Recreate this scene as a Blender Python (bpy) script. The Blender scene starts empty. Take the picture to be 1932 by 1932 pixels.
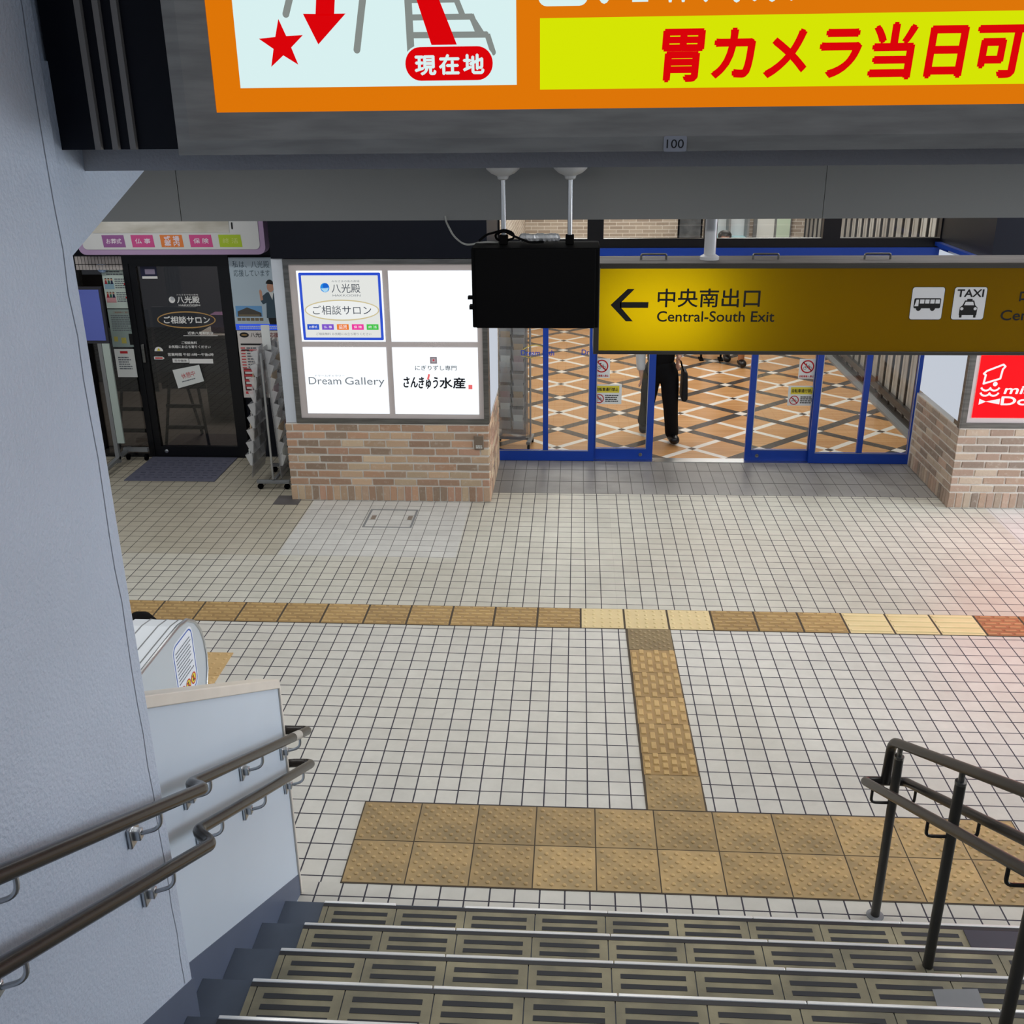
import bpy, bmesh, math, random
from mathutils import Vector, Matrix
random.seed(7)
sc = bpy.context.scene
COL = sc.collection
PI = math.pi
# ------------------------------------------------------------------ camera
f_px, Cx, Cy, Cz, pit, yaw, rol = 1923.33, 1.0738, -3.7806, 3.3859, 0.37535, -0.06480, -0.01096
fw = Vector((math.sin(yaw)*math.cos(pit), math.cos(yaw)*math.cos(pit), -math.sin(pit)))
rt = fw.cross(Vector((0, 0, 1))).normalized(); up = rt.cross(fw)
r2 = rt*math.cos(rol)+up*math.sin(rol); u2 = -rt*math.sin(rol)+up*math.cos(rol)
cam = bpy.data.cameras.new('camera'); cam.sensor_width = 36; cam.lens = f_px/1932*36; cam.clip_start = .05; cam.clip_end = 100
co = bpy.data.objects.new('camera', cam); COL.objects.link(co)
co.matrix_world = Matrix(((r2.x, u2.x, -fw.x, Cx), (r2.y, u2.y, -fw.y, Cy), (r2.z, u2.z, -fw.z, Cz), (0, 0, 0, 1)))
sc.camera = co
# ------------------------------------------------------------------ world, lights, exposure
w = bpy.data.worlds.new('world'); sc.world = w; w.use_nodes = True
w.node_tree.nodes['Background'].inputs[0].default_value = (.74, .80, .92, 1)
w.node_tree.nodes['Background'].inputs[1].default_value = .32
vs = sc.view_settings
vs.view_transform = 'Standard'; vs.look = 'None'; vs.exposure = 0; vs.gamma = 1; vs.use_curve_mapping = False
def area(name, loc, sx, sy, e, col=(1, 1, 1), rot=(0, 0, 0)):
    l = bpy.data.lights.new(name, 'AREA'); l.shape = 'RECTANGLE'; l.size = sx; l.size_y = sy; l.energy = e; l.color = col
    o = bpy.data.objects.new(name, l); COL.objects.link(o); o.location = loc; o.rotation_euler = rot
    return o
LAMPS = [(x, y, 3.235) for y in (.5, 3.4) for x in (-3.6, -1.2, 1.2, 3.6, 6.0)]
for p in LAMPS: area('ceiling_lamp', p, 1.6, .25, 21 if p[1] < 1 else 12, (1, .99, .97))
for x in (-3.2, .6, 4.4): area('ceiling_lamp', (x, 4.9, 3.235), 1.4, .25, 15 if x < 0 else 10, (1, .99, .97))
area('hall_opening_daylight', (9.5, 3.4, 1.75), 2.7, 3.6, 430, (.86, .93, 1), (0, math.radians(90), 0))
for y in (7.8, 10.2, 12.6):
    for x in (1.2, 3.6): area('store_lamp', (x, y, 3.15), 1.2, .5, 34, (1, .97, .92))
area('salon_lamp', (-3.2, 8.2, 2.5), 1, .4, 45, (1, .97, .92))

# ------------------------------------------------------------------ helpers
def lin(c):
    return tuple(((v/255)/12.92 if v/255 <= .04045 else ((v/255+.055)/1.055)**2.4) for v in c[:3])+(1,)
MATS = {}
def nodes_of(name):
    m = bpy.data.materials.new(name); m.use_nodes = True; nt = m.node_tree
    return m, nt, nt.nodes['Principled BSDF'], nt.nodes['Material Output']
def mth(nt, op, a, b=None, c=None):
    n = nt.nodes.new('ShaderNodeMath'); n.operation = op
    for i, v in enumerate((a, b, c)):
        if v is None: continue
        if isinstance(v, (int, float)): n.inputs[i].default_value = v
        else: nt.links.new(v, n.inputs[i])
    return n.outputs[0]
def mixc(nt, f, a, b, mode='MIX'):
    n = nt.nodes.new('ShaderNodeMix'); n.data_type = 'RGBA'; n.blend_type = mode
    for s, v in ((n.inputs['Factor'], f), (n.inputs[6], a), (n.inputs[7], b)):
        if isinstance(v, (int, float, tuple)): s.default_value = v
        else: nt.links.new(v, s)
    return n.outputs[2]
def noise(nt, scale, detail=3, vec=None, rough=.5):
    n = nt.nodes.new('ShaderNodeTexNoise'); n.inputs['Scale'].default_value = scale; n.inputs['Detail'].default_value = detail
    n.inputs['Roughness'].default_value = rough
    if vec is None:
        t = nt.nodes.new('ShaderNodeTexCoord'); vec = t.outputs['Object']
    nt.links.new(vec, n.inputs['Vector'])
    return n.outputs['Fac']
def mrange(nt, v, a, b, c=0, d=1):
    n = nt.nodes.new('ShaderNodeMapRange'); n.inputs[1].default_value = a; n.inputs[2].default_value = b
    n.inputs[3].default_value = c; n.inputs[4].default_value = d; nt.links.new(v, n.inputs[0]); return n.outputs[0]
def scaled(nt, sx, sy, sz, src='Object'):
    t = nt.nodes.new('ShaderNodeTexCoord'); m = nt.nodes.new('ShaderNodeMapping'); m.inputs['Scale'].default_value = (sx, sy, sz)
    nt.links.new(t.outputs[src], m.inputs[0]); return m.outputs[0]
def mat(name, c, rough=.5, metal=0, spec=.5, var=0, vscale=6, c2=None, bump=0, bscale=40, stretch=None, rnd=0):
    if name in MATS: return MATS[name]
    m, nt, b, o = nodes_of(name)
    b.inputs['Roughness'].default_value = rough; b.inputs['Metallic'].default_value = metal; b.inputs['Specular IOR Level'].default_value = spec
    cc = lin(c); b.inputs['Base Color'].default_value = cc
    out = None
    if var or c2:
        vec = scaled(nt, *stretch) if stretch else None
        f = noise(nt, vscale, 4, vec); f = mrange(nt, f, .35, .65)
        k = lin(c2) if c2 else tuple(v*(1-var) for v in cc[:3])+(1,)
        out = mixc(nt, f, cc, k)
    if rnd:
        oi = nt.nodes.new('ShaderNodeObjectInfo'); v = mrange(nt, oi.outputs['Random'], 0, 1, 1-rnd, 1+rnd*.4)
        n = nt.nodes.new('ShaderNodeVectorMath'); n.operation = 'SCALE'
        if out is None: n.inputs[0].default_value = cc[:3]
        else: nt.links.new(out, n.inputs[0])
        nt.links.new(v, n.inputs['Scale']); out = n.outputs[0]
    if out is not None: nt.links.new(out, b.inputs['Base Color'])
    if bump:
        f = noise(nt, bscale, 3, scaled(nt, *stretch) if stretch else None)
        bn = nt.nodes.new('ShaderNodeBump'); bn.inputs['Strength'].default_value = bump; bn.inputs['Distance'].default_value = .01
        nt.links.new(f, bn.inputs['Height']); nt.links.new(bn.outputs[0], b.inputs['Normal'])
    MATS[name] = m; return m
def emit(name, c, s=1.0):
    if name in MATS: return MATS[name]
    m, nt, b, o = nodes_of(name)
    b.inputs['Base Color'].default_value = (0, 0, 0, 1); b.inputs['Roughness'].default_value = .4; b.inputs['Specular IOR Level'].default_value = .08
    b.inputs['Emission Color'].default_value = lin(c); b.inputs['Emission Strength'].default_value = s
    MATS[name] = m; return m
def glass(name, tint=(1, 1, 1), refl=.09, rough=0):
    if name in MATS: return MATS[name]
    m, nt, b, o = nodes_of(name); nt.nodes.remove(b)
    t = nt.nodes.new('ShaderNodeBsdfTransparent'); t.inputs[0].default_value = tint+(1,)
    g = nt.nodes.new('ShaderNodeBsdfGlossy'); g.inputs['Roughness'].default_value = rough
    lw = nt.nodes.new('ShaderNodeLayerWeight'); lw.inputs[0].default_value = .3
    f = mth(nt, 'ADD', mth(nt, 'MULTIPLY', lw.outputs['Fresnel'], .45), refl-.02)
    mx = nt.nodes.new('ShaderNodeMixShader'); nt.links.new(f, mx.inputs[0]); nt.links.new(t.outputs[0], mx.inputs[1]); nt.links.new(g.outputs[0], mx.inputs[2])
    nt.links.new(mx.outputs[0], o.inputs[0]); MATS[name] = m; return m
class MB:
    def __init__(s): s.v = []; s.f = []; s.m = []; s.c = None; s.uv = None
    def add(s, vs, fs, mi=0):
        k = len(s.v); s.v += [tuple(p) for p in vs]; s.f += [tuple(i+k for i in q) for q in fs]; s.m += [mi]*len(fs); return s
    def box(s, x0, x1, y0, y1, z0, z1, mi=0):
        return s.add([(x0, y0, z0), (x1, y0, z0), (x1, y1, z0), (x0, y1, z0), (x0, y0, z1), (x1, y0, z1), (x1, y1, z1), (x0, y1, z1)],
                     [(0, 3, 2, 1), (4, 5, 6, 7), (0, 1, 5, 4), (1, 2, 6, 5), (2, 3, 7, 6), (3, 0, 4, 7)], mi)
    def prism(s, pts, ax, a, b, mi=0):      # pts in the two other axes, extruded from a to b along ax
        n = len(pts)
        def P(p, d): return {'x': (d, p[0], p[1]), 'y': (p[0], d, p[1]), 'z': (p[0], p[1], d)}[ax]
        s.add([P(p, a) for p in pts]+[P(p, b) for p in pts],
              [tuple(range(n-1, -1, -1)), tuple(range(n, 2*n))]+[(i, (i+1) % n, n+(i+1) % n, n+i) for i in range(n)], mi)
        return s
    def flat(s, pts, y, mi=0):              # polygon in XZ facing -Y
        s.add([(p[0], y, p[1]) for p in pts], [tuple(range(len(pts)))], mi); return s
    def rect(s, x0, x1, z0, z1, y, mi=0): return s.flat([(x0, z0), (x1, z0), (x1, z1), (x0, z1)], y, mi)
    def tube(s, path, r, n=10, mi=0, cap=True, closed=False, rr=None):
        P = [Vector(p) for p in path]; k = len(P); prev = None; base = len(s.v); fs = []
        for i, p in enumerate(P):
            a = P[(i-1) % k] if (i or closed) else p; b = P[(i+1) % k] if (i < k-1 or closed) else p
            t = (b-a).normalized()
            if prev is None:
                h = Vector((0, 0, 1)) if abs(t.z) < .9 else Vector((1, 0, 0)); u = t.cross(h).normalized()
            else: u = (prev-t*prev.dot(t)).normalized()
            prev = u; v = t.cross(u); R = rr[i] if rr else r
            for j in range(n):
                q = 2*PI*j/n; s.v.append(tuple(p+u*(R*math.cos(q))+v*(R*math.sin(q))))
        for i in range(k if closed else k-1):
            for j in range(n):
                a = base+i*n+j; b = base+i*n+(j+1) % n; c = base+((i+1) % k)*n+(j+1) % n; d = base+((i+1) % k)*n+j
                fs.append((a, d, c, b))
        if cap and not closed:
            fs.append(tuple(base+j for j in range(n))); fs.append(tuple(base+(k-1)*n+j for j in range(n-1, -1, -1)))
        s.f += fs; s.m += [mi]*len(fs); return s
    def lathe(s, prof, c, ax='z', n=20, mi=0):   # prof: (r, h)
        base = len(s.v); fs = []; k = len(prof)
        for r, h in prof:
            for j in range(n):
                q = 2*PI*j/n; a, b = r*math.cos(q), r*math.sin(q)
                s.v.append({'z': (c[0]+a, c[1]+b, c[2]+h), 'y': (c[0]+a, c[1]+h, c[2]-b), 'x': (c[0]+h, c[1]+a, c[2]+b)}[ax])
        for i in range(k-1):
            for j in range(n): fs.append((base+i*n+j, base+i*n+(j+1) % n, base+(i+1)*n+(j+1) % n, base+(i+1)*n+j))
        fs.append(tuple(base+j for j in range(n-1, -1, -1))); fs.append(tuple(base+(k-1)*n+j for j in range(n)))
        s.f += fs; s.m += [mi]*len(fs); return s
def fillet(path, rad, n=5):
    P = [Vector(p) for p in path]; out = [P[0]]
    for i in range(1, len(P)-1):
        a = (P[i-1]-P[i]); b = (P[i+1]-P[i]); r = min(rad, a.length*.49, b.length*.49)
        A = P[i]+a.normalized()*r; B = P[i]+b.normalized()*r
        for k in range(n+1):
            t = k/n; out.append(A*(1-t)**2+P[i]*2*t*(1-t)+B*t*t)
    return out+[P[-1]]
def mk(name, mb, mats, parent=None, base=(0, 0, 0), bevel=0, smooth=True, seg=2):
    me = bpy.data.meshes.new(name); b = Vector(base)
    me.from_pydata([tuple(Vector(p)-b) for p in mb.v], [], mb.f)
    for m in (mats if isinstance(mats, (list, tuple)) else [mats]): me.materials.append(m)
    me.polygons.foreach_set('material_index', mb.m)
    if mb.c:
        at = me.color_attributes.new('Col', 'FLOAT_COLOR', 'CORNER'); i = 0
        for p in me.polygons:
            for _ in p.vertices: at.data[i].color = mb.c[p.index]; i += 1
    if mb.uv:
        u = me.uv_layers.new(name='tile')
        for p in me.polygons:
            for li, vi in zip(p.loop_indices, p.vertices): u.data[li].uv = mb.uv[vi]
    if smooth:
        me.polygons.foreach_set('use_smooth', [True]*len(me.polygons)); me.set_sharp_from_angle(angle=math.radians(35))
    me.update()
    o = bpy.data.objects.new(name, me); COL.objects.link(o)
    if parent:
        o.parent = parent
    else: o.location = b
    if bevel:
        q = o.modifiers.new('bevel', 'BEVEL'); q.width = bevel; q.segments = seg; q.limit_method = 'ANGLE'
    return o
def tag(o, label, cat, group=None, kind=None):
    o['label'] = label; o['category'] = cat
    if group: o['group'] = group
    if kind: o['kind'] = kind
    return o
BASE = {}
def thing(name, label, cat, base, group=None):
    o = bpy.data.objects.new(name, None); COL.objects.link(o); o.location = base; o.empty_display_size = .1
    BASE[o] = Vector(base); return tag(o, label, cat, group)
def part(par, name, mb, mats, bevel=0, label=None, **k):
    b = BASE[par]; o = mk(name, mb, mats, par, b, bevel, **k); BASE[o] = b
    if par.parent: pass
    if label: o['label'] = label
    return o
def struct(name, mb, mats, **k):
    o = mk(name, mb, mats, None, **k); o['kind'] = 'structure'; BASE[o] = Vector((0, 0, 0)); return o
TXT = {}
def text(par, name, s, x0, x1, z0, z1, y, m, off=0, shear=0, ax='y', label=None, keep=False, sp=1.0):
    k = (s, shear, sp)
    if k not in TXT:
        c = bpy.data.curves.new('t', 'FONT'); c.body = s; c.resolution_u = 4; c.shear = shear; c.space_character = sp; c.space_line = .9; c.align_x = 'CENTER'
        o = bpy.data.objects.new('t', c); COL.objects.link(o); bpy.context.view_layer.update()
        e = o.evaluated_get(bpy.context.evaluated_depsgraph_get()); me = e.to_mesh()
        TXT[k] = ([tuple(v.co) for v in me.vertices], [tuple(p.vertices) for p in me.polygons])
        e.to_mesh_clear(); bpy.data.objects.remove(o); bpy.data.curves.remove(c)
    V, F = TXT[k]
    ax0 = min(v[0] for v in V); ax1 = max(v[0] for v in V); ay0 = min(v[1] for v in V); ay1 = max(v[1] for v in V)
    sx = (x1-x0)/(ax1-ax0); sz = (z1-z0)/(ay1-ay0); cx = 0
    if keep: sx = sz; cx = (x1-x0-(ax1-ax0)*sx)/2
    mb = MB(); mb.v = [(x0+cx+(v[0]-ax0)*sx, y, z0+(v[1]-ay0)*sz) for v in V]; mb.f = list(F); mb.m = [0]*len(F)
    d = off*(z1-z0)
    if d > 0:                                # heavier strokes: the same glyphs again, nudged a hair each way
        V0, F0 = list(mb.v), list(mb.f)
        for i, (dx, dz) in enumerate(((d, 0), (-d, 0), (0, d), (0, -d))): mb.add([(v[0]+dx, v[1]-.0002*(i+1), v[2]+dz) for v in V0], F0)
    return part(par, name, mb, m, smooth=False, label=label)
def circle(cx, cz, rx, rz=None, n=28, a0=0, a1=2*PI):
    rz = rz or rx; return [(cx+rx*math.cos(a0+(a1-a0)*i/n), cz+rz*math.sin(a0+(a1-a0)*i/n)) for i in range(n)]
def ring(mb, cx, cz, rx, rz, t, y, mi=0, n=36):
    a = circle(cx, cz, rx, rz, n); b = circle(cx, cz, rx-t, rz-t, n)
    mb.add([(p[0], y, p[1]) for p in a]+[(p[0], y, p[1]) for p in b], [(i, (i+1) % n, n+(i+1) % n, n+i) for i in range(n)], mi); return mb
def rrect(x0, x1, z0, z1, r, n=5):
    o = []
    for cx, cz, a in ((x1-r, z0+r, -PI/2), (x1-r, z1-r, 0), (x0+r, z1-r, PI/2), (x0+r, z0+r, PI)):
        for i in range(n+1): o.append((cx+r*math.cos(a+PI/2*i/n), cz+r*math.sin(a+PI/2*i/n)))
    return o
def frame(mb, x0, x1, z0, z1, y0, y1, t, mi=0, tb=None, tt=None):
    tb = t if tb is None else tb; tt = t if tt is None else tt
    mb.box(x0, x0+t, y0, y1, z0, z1, mi); mb.box(x1-t, x1, y0, y1, z0, z1, mi)
    mb.box(x0+t, x1-t, y0, y1, z0, z0+tb, mi); mb.box(x0+t, x1-t, y0, y1, z1-tt, z1, mi); return mb
def band(mb, pts, wd, y, mi=0):             # flat stroke along a polyline in XZ
    for (a, b), (c, d) in zip(pts[:-1], pts[1:]):
        L = math.hypot(c-a, d-b); nx, nz = -(d-b)/L*wd/2, (c-a)/L*wd/2
        mb.flat([(a-nx, b-nz), (c-nx, d-nz), (c+nx, d+nz), (a+nx, b+nz)], y, mi)
    return mb
def lines(x0, x1, z0, z1, n, y, mb=None, fill=.5, mi=0, jit=.25):   # rows of small print
    mb = mb or MB(); h = (z1-z0)/n
    for i in range(n):
        a = z1-(i+.5)*h; e = x1-(x1-x0)*random.random()*jit; x = x0
        while x < e-.001:
            q = min(e, x+h*fill*(1.2+random.random()*2)); mb.rect(x, q, a-h*fill/2, a+h*fill/2, y, mi); x = q+h*fill*.35
    return mb
# common materials
M_paint = mat('grey_blue_wall_paint', (188, 200, 217), .42, var=.06, vscale=3, bump=.35, bscale=90)
M_white = mat('white_painted_metal', (218, 221, 224), .4)
M_black = mat('black_plastic', (4, 4, 5), .7, spec=.06)
M_blkmetal = mat('black_metal_frame', (10, 11, 16), .35, spec=.35)
M_navy = mat('navy_panel', (4, 8, 22), .45, spec=.25)
M_steel = mat('brushed_steel', (135, 135, 132), .38, metal=1, var=.3, vscale=4, stretch=(1, 1, 12))
M_alu = mat('aluminium', (205, 208, 210), .3, metal=1)
M_greym = mat('grey_painted_metal', (125, 128, 130), .45)
M_silver = mat('silver_metal', (190, 193, 196), .32, metal=.9)
M_rail = mat('dark_brown_rail_coating', (36, 31, 28), .25, spec=.35, var=.2, vscale=3)
M_blue = mat('blue_door_frame_paint', (10, 62, 165), .35)
M_grout = mat('mortar', (222, 216, 206), .9, bump=.3, bscale=60)
M_ink = mat('black_ink', (12, 12, 12), .5)
M_inkgrey = mat('grey_ink', (105, 112, 120), .6)
M_red = mat('red_ink', (195, 25, 35), .5)
M_paper = mat('white_paper', (228, 232, 230), .6)
M_glass = glass('clear_glass', (.97, .985, .98), .05)
M_skin = mat('skin', (205, 155, 130), .5)

# ------------------------------------------------------------------ floor
def tile_mat(name, base, base2, grout, lw=.05, rough=.38, dirt=None, cellvar=.05, spec=.4):
    m, nt, b, o = nodes_of(name)
    uv = nt.nodes.new('ShaderNodeUVMap'); uv.uv_map = 'tile'; sp = nt.nodes.new('ShaderNodeSeparateXYZ'); nt.links.new(uv.outputs[0], sp.inputs[0])
    g = None
    for i in (0, 1):
        fr = mth(nt, 'FRACT', sp.outputs[i]); d = mth(nt, 'MINIMUM', fr, mth(nt, 'SUBTRACT', 1, fr)); l = mth(nt, 'LESS_THAN', d, lw/2)
        g = l if g is None else mth(nt, 'MAXIMUM', g, l)
    cmb = nt.nodes.new('ShaderNodeCombineXYZ')
    for i in (0, 1): nt.links.new(mth(nt, 'FLOOR', sp.outputs[i]), cmb.inputs[i])
    wn = nt.nodes.new('ShaderNodeTexWhiteNoise'); nt.links.new(cmb.outputs[0], wn.inputs[0])
    f = mrange(nt, noise(nt, .55, 3), .38, .62)
    c = mixc(nt, f, lin(base), lin(base2))
    v = mrange(nt, wn.outputs['Value'], 0, 1, 1-cellvar, 1+cellvar)
    f2 = mrange(nt, noise(nt, 9, 5, None, .65), .3, .7, .93, 1.04)
    n = nt.nodes.new('ShaderNodeVectorMath'); n.operation = 'SCALE'; nt.links.new(c, n.inputs[0]); nt.links.new(mth(nt, 'MULTIPLY', v, f2), n.inputs['Scale'])
    c = n.outputs[0]
    if dirt:
        c = mixc(nt, mrange(nt, noise(nt, 1.6, 4), .5, .72, 0, .8), c, lin(dirt))
    c = mixc(nt, g, c, lin(grout)); nt.links.new(c, b.inputs['Base Color'])
    nt.links.new(mth(nt, 'ADD', mth(nt, 'MULTIPLY', g, .4), rough), b.inputs['Roughness']); b.inputs['Specular IOR Level'].default_value = spec
    MATS[name] = m; return m
FT = [tile_mat('floor_tile', (205, 203, 195), (196, 193, 183), (56, 54, 64), .064),
      tile_mat('floor_tile_beige', (186, 181, 165), (172, 165, 148), (62, 58, 56), .05),
      tile_mat('floor_tile_pale', (204, 204, 199), (196, 195, 190), (98, 96, 94), .045, cellvar=.06),
      tile_mat('floor_tile_grey', (152, 150, 146), (128, 126, 123), (92, 90, 88), .05, dirt=(104, 102, 100)),
      tile_mat('floor_tile_warm', (201, 199, 187), (190, 186, 172), (58, 56, 62), .058)]
fl = MB(); fl.uv = []
def floor_rect(x0, x1, y0, y1, px, py, p, q, mi):
    fl.add([(x0, y0, 0), (x1, y0, 0), (x1, y1, 0), (x0, y1, 0)], [(0, 1, 2, 3)], mi)
    fl.uv += [((x-px)/p+400, (y-py)/q+400) for x, y in ((x0, y0), (x1, y0), (x1, y1), (x0, y1))]
floor_rect(-8, 10, -.6, 0, .128, -.089, .116, .1137, 0)
floor_rect(-8, 1.478, 0, 2.593, 1.052, .6106, .115, .1137, 0)
floor_rect(1.478, 10, 0, 2.593, 2.288, .6106, .1152, .1137, 0)
floor_rect(-8, 1.4, 2.593, 3.76, -.907, 3.769, .1155, .1138, 4)
floor_rect(1.4, 10, 2.593, 3.76, 2.506, 3.769, .1150, .1138, 4)
floor_rect(-8, -1.36, 3.76, 6.36, -.907, 3.769, .1155, .1138, 1)
floor_rect(-1.36, .12, 3.76, 5.1, -.907, 3.769, .1155, .1138, 2)
floor_rect(.12, 1.4, 3.76, 5.29, -.907, 3.769, .1155, .1138, 4)
floor_rect(1.4, 4.78, 3.76, 5.29, 2.506, 3.769, .1150, .1138, 4)
floor_rect(4.78, 10, 3.76, 5.29, 2.506, 3.769, .1150, .1138, 2)
floor_rect(-1.36, .306, 5.1, 6.36, -.907, 3.769, .1155, .1138, 1)
floor_rect(.306, 4.45, 5.29, 6.36, -.907, 5.29, .1152, .1138*3, 3)
floor_rect(4.45, 10, 5.29, 6.36, 2.506, 3.769, .1150, .1138, 1)
struct('floor', fl, FT, smooth=False)
# store floor : wood with a diagonal lattice of dark and white bands
def lattice_mat():
    m, nt, b, o = nodes_of('wood_lattice_floor')
    t = nt.nodes.new('ShaderNodeTexCoord'); sp = nt.nodes.new('ShaderNodeSeparateXYZ'); nt.links.new(t.outputs['Object'], sp.inputs[0])
    u = mth(nt, 'DIVIDE', mth(nt, 'SUBTRACT', sp.outputs[0], .885), .722); v = mth(nt, 'DIVIDE', mth(nt, 'SUBTRACT', sp.outputs[1], 7.39), .684)
    a = mth(nt, 'MULTIPLY', mth(nt, 'ADD', u, v), .5); bb = mth(nt, 'MULTIPLY', mth(nt, 'SUBTRACT', u, v), .5)
    def near(s, off, wd):
        fr = mth(nt, 'FRACT', mth(nt, 'ADD', s, 100+off)); return mth(nt, 'LESS_THAN', mth(nt, 'MINIMUM', fr, mth(nt, 'SUBTRACT', 1, fr)), wd)
    dA, dB = near(a, 0, .058), near(bb, 0, .058); wA, wB = near(a, .5, .036), near(bb, .5, .036)
    grain = noise(nt, 3, 5, scaled(nt, .5, 12, 1)); g2 = noise(nt, 1.2, 2, scaled(nt, .7, 5, 1))
    c = mixc(nt, mrange(nt, grain, .3, .7), lin((188, 138, 86)), lin((216, 170, 118)))
    c = mixc(nt, mrange(nt, g2, .4, .7, 0, .5), c, lin((178, 126, 78)))
    white = lin((232, 228, 220)); dark = lin((72, 66, 62))
    c = mixc(nt, mth(nt, 'MAXIMUM', wA, wB), c, white)
    c = mixc(nt, mth(nt, 'MULTIPLY', wA, wB), c, lin((60, 50, 44)))
    c = mixc(nt, mth(nt, 'MAXIMUM', dA, dB), c, dark)
    c = mixc(nt, mth(nt, 'MULTIPLY', dA, dB), c, white)
    nt.links.new(c, b.inputs['Base Color']); b.inputs['Roughness'].default_value = .22
    return m
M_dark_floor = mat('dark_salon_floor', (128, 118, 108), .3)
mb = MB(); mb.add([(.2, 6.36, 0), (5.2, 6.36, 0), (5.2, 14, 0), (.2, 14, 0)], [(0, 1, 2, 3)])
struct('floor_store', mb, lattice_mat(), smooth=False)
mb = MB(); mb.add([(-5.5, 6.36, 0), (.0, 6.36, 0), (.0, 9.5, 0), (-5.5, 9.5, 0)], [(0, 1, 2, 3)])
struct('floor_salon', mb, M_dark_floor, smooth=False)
# ------------------------------------------------------------------ shell
M_ceil = mat('ceiling_white', (205, 207, 208), .8)
struct('ceiling', MB().box(-8, 10, -.85, 6.3, 3.256, 3.45), M_ceil)
struct('ceiling_store', MB().box(.0, 5.4, 6.36, 14.2, 3.2, 3.3), M_ceil)
M_fascia = mat('grey_fascia_panel', (112, 115, 116), .5)
mb = MB()
for a, b_ in ((-8, -1.138), (-1.134, 2.39), (2.393, 10)): mb.box(a, b_, 2.0, 2.04, 2.826, 3.25)
struct('trim_1', mb, M_fascia)
# beam over the stairs, navy fascia and the haunch on the pillar
M_beam = mat('beam_grey_paint', (176, 177, 182), .55, bump=.2, bscale=120)
mb = MB().box(-.126, 7, -1.232, -.86, 3.2586, 3.33)  # beam, navy fascia and ribs: coordinates scaled about the camera
struct('trim_2', mb, M_beam)
mb = MB().box(-.127, 7, -1.333, -.86, 3.3106, 4.7)
struct('wall_front', mb, M_navy)
M_rib = mat('grey_rib', (140, 136, 132), .5)
mb = MB()
for x in (-.032, .009, .0507): mb.box(x-.0068, x+.0068, -1.347, -1.333, 3.3106, 4.7)
struct('trim_3', mb, M_rib)
mb = MB().prism([(-1.387, 3.067), (-.885, 3.237), (-.86, 3.246), (-.86, 3.5), (-1.42, 3.5), (-1.42, 3.056)], 'x', -.45, -.125).box(-.45, -.135, -1.42, -.86, 3.4, 4.7)
struct('trim_4', mb, M_paint)
struct('wall_left', MB().box(-.75, -.1, -7, -1.405, 0, 5).box(-.85, -.42, -1.42, -.86, 0, 5), M_paint, bevel=.012)
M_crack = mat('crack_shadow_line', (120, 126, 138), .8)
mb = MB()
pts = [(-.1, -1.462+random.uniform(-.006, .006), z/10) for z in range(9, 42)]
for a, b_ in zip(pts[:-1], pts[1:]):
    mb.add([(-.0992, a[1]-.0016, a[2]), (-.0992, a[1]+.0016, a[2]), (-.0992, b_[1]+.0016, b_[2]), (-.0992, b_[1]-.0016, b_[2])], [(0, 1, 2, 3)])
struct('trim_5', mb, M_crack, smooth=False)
# low wall beside the stairs with marble cap and end strip
M_pan = mat('grey_blue_panel_paint', (196, 209, 222), .4, var=.04, vscale=2)
zc = lambda y: 1.085-.551*(y+.05)
mb = MB().prism([(-.083, 0), (-.083, zc(-.083)), (-1.42, zc(-1.42)), (-1.42, 0)], 'x', -.265, -.175)
struct('wall_low', mb, M_pan)
M_cap = mat('cream_marble', (222, 214, 202), .28, var=.08, vscale=7, spec=.5)
mb = MB().prism([(-.07, zc(-.07)), (-.07, zc(-.07)+.045), (-1.415, zc(-1.415)+.045), (-1.415, zc(-1.415))], 'x', -.272, -.166)
mb.box(-.272, -.166, -.083, -.068, 0, zc(-.07)+.01)
struct('trim_6', mb, M_cap, bevel=.004)
# ------------------------------------------------------------------ store front
M_hdr_black = M_blkmetal
Yd = 6.3
mb = MB().box(.2, 4.6, Yd-.04, Yd+.06, 2.045, 2.148)
struct('trim_7', mb, M_blue)
mb = MB().box(4.425, 4.475, 5.03, Yd-.04, 2.165, 2.2)
struct('trim_8', mb, M_blue)
mb = MB().box(.2, 4.6, Yd-.02, Yd+.06, 2.148, 2.232)
for a, b_ in ((.2, .33), (1.172, 1.326), (2.277, 2.40), (3.388, 3.55), (4.47, 4.6)): mb.box(a, b_, Yd-.02, Yd+.06, 2.232, 3.1)
struct('window_1', mb, M_hdr_black)
tr = struct('window_2', MB().box(.33, 4.47, Yd+.015, Yd+.022, 2.232, 3.05), M_glass)
def door(name, x0, x1, yo, mull=None, sill=.10, jl=.05, jr=.05):
    mb = MB().box(x0, x0+jl, yo-.02, yo+.02, 0.004, 2.05).box(x1-jr, x1, yo-.02, yo+.02, .004, 2.05)
    mb.box(x0+jl, x1-jr, yo-.022, yo+.022, .004, sill).box(x0+jl, x1-jr, yo-.02, yo+.02, 1.97, 2.05)
    if mull: mb.box(mull-.027, mull+.027, yo-.02, yo+.02, sill, 1.97)
    o = struct(name, mb, M_blue)
    part(o, 'door_glass', MB().box(x0+jl, x1-jr, yo-.004, yo+.004, sill, 1.97), M_glass)
    part(o, 'glazing_bead', frame(MB(), x0+jl-.001, x1-jr+.001, sill-.001, 1.971, yo-.0225, yo-.0205, .006), M_alu)
    return o
d1 = door('door_1', .25, 1.272, Yd-.03, .776, .11, .04, .058)
d2 = door('door_2', 1.24, 1.879, Yd+.03, None, .12, .05, .07)
d3 = door('door_3', 2.822, 3.50, Yd+.03, None, .12, .062, .05)
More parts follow.
